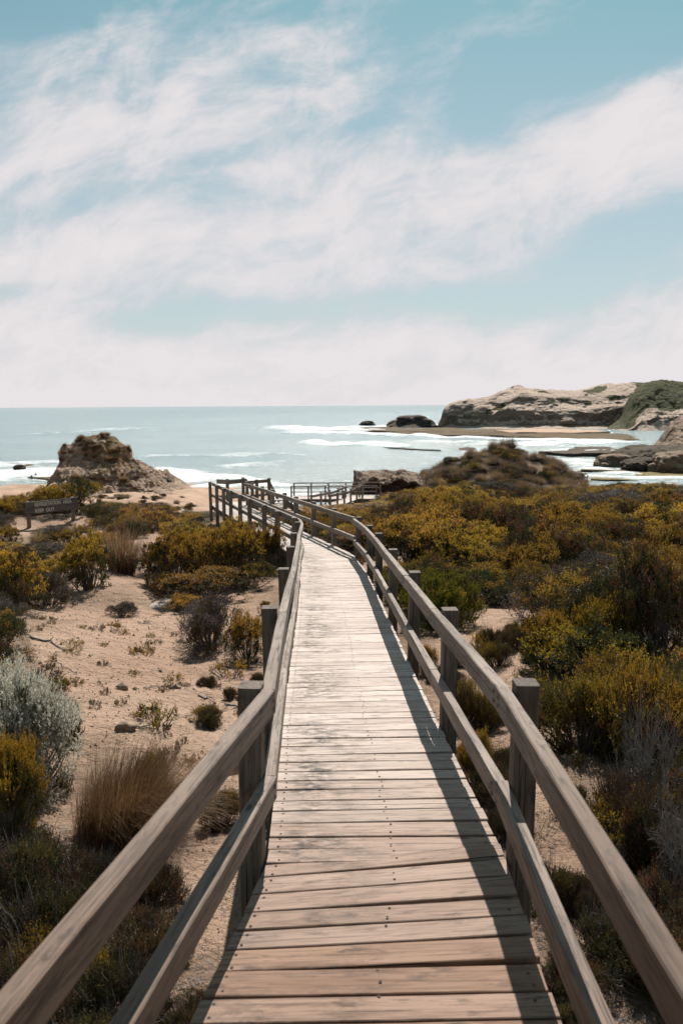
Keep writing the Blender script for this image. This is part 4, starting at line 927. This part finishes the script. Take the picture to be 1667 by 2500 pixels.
special('heath', 600, 1445, 190, 110, 'dark olive shrub at the front foot of the thicket by the fence')
special('gold', 470, 1370, 170, 110, 'gold-topped shrub at the back left of the thicket by the fence')
special('gold', 600, 1345, 190, 95, 'gold-topped shrub hiding the foot of the second fence stretch')
special('dark', 175, 1262, 170, 100, 'tall dark green shrub behind the sign')
special('gold', 0, 1285, 90, 80, 'orange-gold shrub left of the sign')
special('gold', 250, 1355, 130, 62, 'gold shrub in front of the right sign post')
special('feather', 645, 1500, 40, 40, 'tiny yellow sprig poking up beside the left fence')
special('green', 1075, 1550, 210, 175, 'bright green leafy shrub outside the right fence')
special('green', 985, 1475, 130, 120, 'smaller bright green shrub close behind the right fence posts')
special('dead', 1270, 1520, 150, 130, 'bleached bare branches poking out above the right sand strip', 'branches')
special('gold', 1330, 1660, 200, 190, 'rounded gold-speckled shrub right of the sand strip')
special('dark', 1450, 1650, 260, 240, 'dark rounded shrub with gold flecks, centre right')
special('heath', 1610, 1650, 300, 320, 'tall rusty shrub at the right edge, middle distance')
special('seedling', 1170, 1620, 60, 90, 'thin yellow stalky plant at the left of the right sand strip')
special('feather', 1040, 1650, 70, 90, 'small gold-orange plant between the second and third right posts')
special('fine', 1130, 1790, 130, 130, 'low rusty heath outside the second right post')
special('fine', 1165, 1930, 110, 150, 'low olive heath between the two nearest right posts')
special('fine', 1420, 1870, 320, 240, 'broad low olive heath beside the nearest right post')
special('fine', 1600, 1920, 330, 290, 'broad olive and brown heath at the right edge')
special('fine', 1500, 1790, 300, 180, 'olive heath bank in front of the dark rounded shrub')
special('dead', 1570, 2080, 380, 420, 'leafless dark twiggy bush behind the right top rail', 'bush')
special('dead', 1650, 2300, 380, 400, 'leafless twiggy bush in the lower right corner', 'bush')
special('brownheath', 1620, 2200, 280, 240, 'dark low heath beneath the twiggy bush at the right edge')
special('drydead', 1350, 2220, 260, 90, 'fallen dry branches on the red sand outside the right fence', 'branches')
special('drydead', 1300, 2080, 200, 110, 'thin dark branching twigs reaching over the red sand by the nearest right post', 'branches')
special('drydead', 1430, 2420, 300, 150, 'tangle of dark dry twigs on the red sand at the lower right', 'branches')
special('dead', 1480, 2200, 200, 170, 'small dark twiggy bush between the red sand and the right heath', 'bush')
for k, (px, py, w, h) in enumerate([(60, 2290, 260, 160), (220, 2260, 230, 150), (380, 2250, 170, 120), (120, 2440, 300, 170), (330, 2430, 260, 150), (430, 2380, 130, 90), (60, 2640, 320, 200), (300, 2620, 300, 180), (470, 2560, 160, 90), (90, 2170, 200, 120), (200, 2800, 300, 180)]):
    o = pplant('brownheath', px, py, w, h, 'low dark brown heath carpeting the ground under the left rails', 'low heath under the left rails'); placed.append((o.location.x, o.location.y, .2))
for k, (px, py, w, h) in enumerate([(1480, 2420, 240, 120), (1600, 2500, 260, 150), (1400, 2560, 160, 80), (1560, 2330, 200, 120)]):
    pplant('brownheath', px, py, w, h, 'dark low heath in the shade of the right rails', 'low heath under the right rails')

# the shrub cover of both sides
GRP = {'gold': ('gold-topped rounded shrub in the dense dune thicket', 'gold-topped shrubs of the dune thicket'), 'heath': ('rusty olive shrub in the dense dune thicket', 'rusty olive shrubs of the dune thicket'),
       'grey': ('grey twiggy shrub in the dense dune thicket', 'grey twiggy shrubs of the dune thicket'), 'dark': ('dark green shrub in the dense dune thicket', 'dark green shrubs of the dune thicket')}
def blocked(x, y, r):
    if path_dist(x, y) < .75 + r * .8: return True
    if clearing(np.array(x), np.array(y)) > 0: return True
    for k in range(6):
        if clearing(np.array(x + .75 * r * math.cos(k)), np.array(y + .75 * r * math.sin(k))) > 0: return True
    if abs(x + 4.1) < 1.5 and 26 < y < 33: return True
    if y > 70 and .055 * y < x < .33 * y: return True
    if y > 33 and x < 0 and x / y > -.37 and x < -6 : return True
    if y > 44 and y < 66 and -3.8 < x < 2.4 + (y - 60) * .1: return True
    # keep the sign readable
    if y > SIGN_Y - 3 and y < SIGN_Y + 1.6 and -.43 < x / y < -.325: return True
    return False
pts = []
def px_of(x, y, z):
    p = np.array([x, y, z]); d = p @ AX; return CX + F * (p @ RI) / d, CY + F * (p @ DI) / d
CAPX = [0, 60, 130, 150, 215, 240, 450, 520, 690, 760, 880, 905, 950, 1010, 1100, 1200, 1290, 1340, 1400, 1667]
CAPY = [1178, 1172, 1172, 1160, 1162, 1196, 1222, 1246, 1232, 1232, 1216, 1200, 1182, 1166, 1158, 1152, 1160, 1178, 1174, 1168]
def cap_height(x, y, r, h):                            # how tall the shrubs of the thicket grow here
    z = float(ground(x, y)); lo = h
    for dx in (-.8 * r, 0, .8 * r):
        px, _ = px_of(x + dx, y, z); cy = float(np.interp(px, CAPX, CAPY))
        if 30 < px < 215 and y < SIGN_Y + 1.3: cy = 1318
        lo = min(lo, ray(px, cy)[2] / ray(px, cy)[1] * y - z)
    return lo
def scatter(n, fy, fx, rmin, rmax, kinds, wts, hk=1.0, sep=.62):
    tries = 0; made = 0
    while made < n and tries < n * 60:
        tries += 1; y = fy(); x = fx(y); r = random.uniform(rmin, rmax)
        if blocked(x, y, r): continue
        if any((x - a_) ** 2 + (y - b2) ** 2 < (sep * (r + c_)) ** 2 for a_, b2, c_ in pts + placed): continue
        if cap_height(x, y, r, 9) < .25: continue
        pts.append((x, y, r)); made += 1
        gz = vn(x * .12, y * .12, 0, 55)
        w_ = [a_ * (1.8 if (k_ == 'gold' and gz > 0) or (k_ in ('heath', 'grey') and gz < -.1) else 1) for k_, a_ in zip(kinds, wts)]
        kd = random.choices(kinds, w_)[0]; h = r * random.uniform(.75, 1.4) * hk * (.85 if kd == 'grey' else 1)
        h = min(h, cap_height(x, y, r, 9) / 1.12)
        if h < .22: continue
        plant(kd, x, y, 2.25 * r, h, *GRP[kd])
KD = ['gold', 'heath', 'grey', 'dark']
# right side: near to far
random.seed(4)
scatter(36, lambda: random.uniform(6.3, 13), lambda y: random.uniform(1.0, .52 * y + 1.2), .5, .95, KD, [4, 4, .8, .6], 1.0, .52)
scatter(105, lambda: random.uniform(12, 26), lambda y: random.uniform(.3 - (y > 16) * (y - 16) * .25, .5 * y + 1), .65, 1.15, KD, [6, 3.5, .8, .5], 1.05, .5)
scatter(135, lambda: random.uniform(25, 46), lambda y: random.uniform(-1.5, .5 * y + 1), .9, 1.6, KD, [6, 4, .9, .6], .85, .5)
scatter(80, lambda: random.uniform(45, 78), lambda y: random.uniform(3, .5 * y + 2), 1.4, 2.3, KD, [3, 4, .8, 1.6], .75)
# left side
scatter(34, lambda: random.uniform(12.5, 20), lambda y: -random.uniform(2.2, .46 * y + 1), .5, 1.0, KD, [4, 3, 2, .6], .85)
scatter(48, lambda: random.uniform(19, 36), lambda y: -random.uniform(2.5, .46 * y + 1.2), .7, 1.3, KD, [4, 3.6, 2, .8], .75)
scatter(60, lambda: random.uniform(32, 66), lambda y: -random.uniform(.365 * y, .47 * y + 2), .9, 1.7, KD, [3, 4, 1, 1], .7, .5)
GRP['fine'] = ('low fine-leaved heath plant on the sand near the boardwalk', 'low heath plants near the boardwalk')
def near_fill(n, fy, fx, r0, r1, hmul):
    for _ in range(n):
        for t in range(30):
            y = fy(); x = fx(y)
            if path_dist(x, y) > .74 and not any((x - a_) ** 2 + (y - b2) ** 2 < (.6 * c_) ** 2 for a_, b2, c_ in placed): break
        r = random.uniform(r0, r1); plant(random.choice(['fine', 'brownheath']), x, y, 2 * r, r * random.uniform(.8, 1.3) * hmul, *GRP['fine'])
near_fill(34, lambda: random.uniform(3.0, 9.5), lambda y: random.uniform(.92, 1.0 + .2 * y), .10, .26, 1.1)
near_fill(26, lambda: random.uniform(3.2, 7.5), lambda y: random.uniform(.28 * y + .4, .5 * y), .2, .42, 1.1)
near_fill(16, lambda: random.uniform(1.7, 3.3), lambda y: -random.uniform(.95, 1.1 + .2 * y), .12, .28, .9)
near_fill(5, lambda: random.uniform(6.5, 10), lambda y: -random.uniform(.85, 1.5), .08, .18, 1.1)
scatter(14, lambda: random.uniform(5.5, 11), lambda y: -random.uniform(.44 * y, .5 * y + 1), .4, .7, KD, [2, 3, 2, .6], .9)
# tussocks on the grassy mound and on the limestone stack
for k in range(290):
    for _ in range(50):
        x = random.gauss(15.5, 5.5); y = random.uniform(68, 88)
        if .07 * y < x < .31 * y and ground(x, y) > -8.7: break
    o = plant('clump' if random.random() < .5 else 'tussock', x, y, random.uniform(1.2, 2.4), random.uniform(.6, 1.15), 'shaggy brown grass clump covering the rounded mound beyond the thicket', 'grass clumps on the rounded mound', 'grass')
for k in range(26):
    x = random.gauss(15.5, 4.5); y = random.uniform(66, 84)
    plant(random.choice(['dark', 'heath', 'dark']), x, y, random.uniform(2, 3.6), random.uniform(.8, 1.3), 'dark dense shrub among the grass clumps of the rounded mound', 'dark shrubs on the rounded mound')
for (px, py, s_) in ((1201, 1092, 1.5), (1229, 1090, 1.5), (1245, 1090, 1.6), (1220, 1095, 1.3)):
    p = at_y(px, py, 82); plant('clump', p[0], p[1], s_ * 1.2, s_, 'tall shaggy grass clump crowning the rounded mound', 'crowning clumps of the rounded mound', 'grass', z=max(p[2] - .5, float(ground(p[0], p[1])) - .2))
for k in range(16):
    x = random.uniform(5.2, 8.8); y = random.uniform(70, 78)
    plant('clump', x, y, random.uniform(1, 1.8), random.uniform(.6, 1.1), 'shaggy brown clump beside the flat limestone ledge', 'grass clumps beside the ledge', 'grass', z=float(ground(x, y)))
GXs, GYs, GZs = stackG; nu_, ns_ = GXs.shape
for k in range(70):
    if k < 46: i = random.randint(int(nu_ * .15), int(nu_ * .56)); j = random.randint(int(ns_ * .40), int(ns_ * .66)); s_ = random.uniform(.5, 1.05)
    else: i = random.randint(int(nu_ * .3), int(nu_ * .72)); j = random.randint(int(ns_ * .16), int(ns_ * .42)); s_ = random.uniform(.6, 1.2)
    plant(random.choice(['clump', 'tussock', 'tussock']), GXs[i, j], GYs[i, j], s_ * 1.4, s_ * .6, 'dry brown grass clump growing on the tall limestone outcrop', 'dry grass clumps on the limestone outcrop', 'grass', z=GZs[i, j] - .05)
for k in range(90):
    y = random.uniform(40, 80); x = -y * random.uniform(.19, .40)
    plant(random.choice(['clump', 'heath', 'tussock', 'heath']), x, y, random.uniform(.6, 1.7), random.uniform(.25, .6), 'low tuft scattered on the bare sand below the limestone outcrop', 'tufts on the far sand', 'grass')
for k in range(60):
    for _ in range(40):
        y = random.uniform(4.0, 12); x = random.uniform(-.42 * y, -.9)
        if clearing(np.array(x), np.array(y)) > 0: break
    if path_dist(x, y) < .9: continue
    plant('seedling', x, y, random.uniform(.12, .3), random.uniform(.05, .12), 'tiny dry sprig dotting the bare sand left of the boardwalk', 'tiny sprigs on the left sand', 'plant')
# white rock slab and stones, driftwood
def stone(x, y, w, h, label, group=None, name='stone', mat='pebble', seed=0):
    g = np.random.default_rng(seed); u = np.linspace(0, 2 * math.pi, 14, endpoint=False); v = np.linspace(.02, math.pi * .7, 8); U, Vv = np.meshgrid(u, v, indexing='ij')
    X = np.cos(U) * np.sin(Vv); Y = np.sin(U) * np.sin(Vv) * g.uniform(.6, .9); Z = np.cos(Vv); r = 1 + .42 * fbm(X * 1.3 + seed * 3, Y * 1.3, Z * 1.3, 4, seed)
    V = np.stack([X * r * w / 2, Y * r * w / 2, Z * r * h * .7], -1).reshape(-1, 3); n_, m_ = U.shape; i = np.arange(n_)[:, None]; j = np.arange(m_ - 1)[None, :]
    Fq = np.stack([i * m_ + j, i * m_ + j + 1, ((i + 1) % n_) * m_ + j + 1, ((i + 1) % n_) * m_ + j], -1).reshape(-1, 4)
    me = mesh_np(name, V, Fq, [M[mat]], smooth=True, attrs={'veg': np.zeros(len(V))}); return tag(link(name, me, None, (x, y, float(ground(x, y)) + h * .1)), label, 'stone', group)
b = NB('pale_stone', .85, .2); b.color(b.mix(b.noise(b.pos(), 6, 5), (.33, .285, .245), (.22, .18, .15))); M['pale'] = b.m
p = spot(400, 1474); stone(p[0], p[1], 1.0, .10, 'flat pale grey rock slab at the top of the sand patch', name='rock_slab', mat='pale', seed=4).location.z -= .045
for k, (px, py, w, lab) in enumerate([(338, 1592, .13, 'largest brown stone in the upper sand patch'), (298, 1784, .12, 'brown stone left of the pale twig on the sand'), (320, 1786, .11, 'pale stone touching the end of the pale twig'), (430, 1682, .09, 'round brown stone on the bare sand near the path'), (455, 1620, .09, 'small stone below the grey shrub'), (300, 1686, .13, 'dark crusted stone in the middle of the sand patch'), (575, 1882, .22, 'brown rock on the sand behind the nearest left post'), (418, 1925, .10, 'flat brown stone beside the red tussock'), (590, 1710, .12, 'dark stone at the foot of the second left post')]):
    p = spot(px, py); stone(p[0], p[1], w, w * .55, lab, seed=10 + k)
def stick(px1, py1, px2, py2, r, label, seed):
    a_ = spot(px1, py1); b2 = spot(px2, py2); n_ = 7; g = np.random.default_rng(seed); A = []; pts_ = [a_ + (b2 - a_) * t for t in np.linspace(0, 1, n_)]
    for i in range(1, n_ - 1): pts_[i] = pts_[i] + g.normal(0, .02, 3) * [1, 1, 0]
    for i in range(n_): pts_[i] = np.array([pts_[i][0], pts_[i][1], float(ground(pts_[i][0], pts_[i][1])) + r * 1.0])
    A = np.array(pts_[:-1]); B = np.array(pts_[1:]); rr = r * np.linspace(1, .4, n_); br = A[2:5]; A = np.concatenate([A, br]); B = np.concatenate([B, br + g.normal(0, .08, br.shape) * [1, 1, .3] + [0, 0, .01]])
    V, Fq = tubes(A, B, np.concatenate([rr[:-1], [r * .4] * 3]), np.concatenate([rr[1:], [r * .2] * 3]), .02, seed, 6, 2)
    tag(link('driftwood_stick', mesh_np('stick', V - a_, Fq, [M['dead']]), None, tuple(a_)), label, 'stick')
for k, s_ in enumerate([(75, 1555, 175, 1592, .013, 'long curved grey stick on the left of the sand patch'), (325, 1776, 375, 1782, .009, 'short pale twig in front of the sprawling seedling'), (485, 1702, 525, 1714, .009, 'brown twig lying on the sand left of the second post'), (350, 1682, 392, 1674, .006, 'thin pale twig in the middle of the sand patch'), (125, 1615, 190, 1652, .006, 'thin dark root line on the sand at left'), (550, 1722, 592, 1730, .011, 'pale split stick end beside the nearest left post'), (330, 1518, 388, 1534, .006, 'thin twig at the top of the sand patch')]): stick(*s_, seed=40 + k)

def build_pebbles():
    g = np.random.default_rng(5); n = 16000; th = g.uniform(-.48, .48, n); r = np.exp(g.uniform(math.log(2.0), math.log(20), n)); x = r * np.sin(th); y = r * np.cos(th)
    keep = (path_dist(x, y) > .62) & ((clearing(x, y) > 0) | (g.uniform(size=n) < .35)); dn = vn(x * 1.1, y * 1.1, 0, 61) > -.25; keep &= dn | (g.uniform(size=n) < .25); x = x[keep]; y = y[keep]; n = len(x)
    z = ground(x, y); s = g.uniform(.004, .014, n) * (1 + .9 * (g.uniform(size=n) < .12)) * np.clip(r[keep] / 7, .7, 1.6)
    base = np.array([[1, 0, 0], [0, 1, 0], [-1, 0, 0], [0, -1, 0], [0, 0, .8], [0, 0, -.8]]); an = g.uniform(0, 6.28, n); ca, sa = np.cos(an), np.sin(an)
    V = base[None] * (s[:, None, None]) * g.uniform(.6, 1.3, (n, 6, 1)); X = V[..., 0] * ca[:, None] - V[..., 1] * sa[:, None] * .7; Y = V[..., 0] * sa[:, None] + V[..., 1] * ca[:, None] * .7
    V = np.stack([X + x[:, None], Y + y[:, None], V[..., 2] * .7 + z[:, None] + .002], -1).reshape(-1, 3); f = np.array([(0, 1, 4), (1, 2, 4), (2, 3, 4), (3, 0, 4), (1, 0, 5), (2, 1, 5), (3, 2, 5), (0, 3, 5)])
    me = mesh_np('pebbles', V, (f[None] + (np.arange(n) * 6)[:, None, None]).reshape(-1, 3), [M['pebble']]); tag(link('pebbles', me), 'loose pebbles and grit strewn over the bare sand', 'pebbles', kind='stuff')
    # leaf litter and fine twigs on the ground
    n = 42000; th = g.uniform(-.5, .5, n); r = np.exp(g.uniform(math.log(1.8), math.log(24), n)); x = r * np.sin(th); y = r * np.cos(th); cl = clearing(x, y)
    keep = (path_dist(x, y) > .6) & ((cl < .5) | (g.uniform(size=n) < .16)); x = x[keep]; y = y[keep]; n = len(x); z = ground(x, y); L_ = g.uniform(.012, .06, n); an = g.uniform(0, 6.28, n)
    A = np.stack([x, y, z + .004], -1); B = A + np.stack([np.cos(an) * L_, np.sin(an) * L_, g.uniform(0, .35, n) * L_], -1); V, Fq = tubes(A, B, .0016, .0008, .1, 3, 3, 1)
    me = mesh_np('litter', V, Fq, [M['dead']]); tag(link('leaf_litter', me), 'dry twigs and leaf litter on the sand between the shrubs', 'litter', kind='stuff')
build_pebbles()

# ------------------------------------------------------------------ two people on the beach
def skin_mesh(name, joints, edges, radii, mat, parent):
    me = bpy.data.meshes.new(name); me.from_pydata(joints, edges, []); o = bpy.data.objects.new(name, me); C.objects.link(o)
    md = o.modifiers.new('s', 'SKIN'); me.skin_vertices[0].data[0].use_root = True
    for v_, r in zip(me.skin_vertices[0].data, radii): v_.radius = (r, r)
    sb = o.modifiers.new('u', 'SUBSURF'); sb.levels = sb.render_levels = 1
    dg = bpy.context.evaluated_depsgraph_get(); m2 = bpy.data.meshes.new_from_object(o.evaluated_get(dg)); bpy.data.objects.remove(o)
    m2.materials.clear(); m2.materials.append(mat); return link(name, m2, parent)
def plain(n, c):
    b = NB(n, .85, .2); b.color(b.mix(b.noise(b.obj(), 8, 3), c, tuple(x * .8 for x in c))); return b.m
def person(px, py, Yd, shirt, trousers, label, crouch=0):
    p = at_y(px, py, Yd); z = max(float(ground(p[0], p[1])), SEA + .1) if crouch == 0 else max(float(ground(p[0], p[1])), SEA + .1)
    root = empty('person', (p[0], p[1], p[2]), label, 'person'); hz = .92 - crouch * .45; kn = (.12 + .3 * crouch)
    J = [(0, 0, hz), (0, .01, hz + .28), (0, 0, hz + .52), (0, -.01, hz + .62), (0, -.02, hz + .76),
         (.1, 0, hz - .04), (.11, -kn, .48 - crouch * .02), (.12, 0, .08), (.12, -.14, .04), (-.1, 0, hz - .04), (-.11, -kn * .7, .48), (-.13, .05, .08), (-.13, -.1, .04),
         (.19, 0, hz + .48), (.24, -.05, hz + .2), (.25, -.12, hz - .02), (-.19, 0, hz + .48), (-.25, -.03, hz + .2), (-.26, -.1, hz - .02)]
    E_ = [(0, 1), (1, 2), (2, 3), (3, 4), (0, 5), (5, 6), (6, 7), (7, 8), (0, 9), (9, 10), (10, 11), (11, 12), (2, 13), (13, 14), (14, 15), (2, 16), (16, 17), (17, 18)]
    Rr = [.12, .13, .11, .055, .10, .085, .06, .042, .04, .085, .06, .042, .04, .055, .042, .035, .055, .042, .035]
    skin_mesh('body', J, E_, Rr, plain('skin', (.35, .2, .14)), root)
    ts = [0, 1, 2, 13, 14, 16, 17]; skin_mesh('shirt', [J[i] for i in ts], [(0, 1), (1, 2), (2, 3), (3, 4), (2, 5), (5, 6)], [.15, .155, .135, .075, .06, .075, .06], plain('shirt_cloth', shirt), root)
    tl = [0, 5, 6, 7, 9, 10, 11]; skin_mesh('trousers', [J[i] for i in tl], [(0, 1), (1, 2), (2, 3), (0, 4), (4, 5), (5, 6)], [.14, .1, .078, .06, .1, .078, .06], plain('trouser_cloth', trousers), root)
    skin_mesh('hair', [(0, 0, hz + .78), (0, .03, hz + .86)], [(0, 1)], [.115, .09], plain('dark_hair', (.03, .02, .015)), root)
    return root
person(89, 1170, 207, (.10, .03, .035), (.05, .03, .035), 'distant person standing on the wet sand in dark red clothes')
person(78, 1171, 200, (.03, .07, .14), (.03, .045, .08), 'distant person in blue crouching to the left of the standing one', crouch=1)
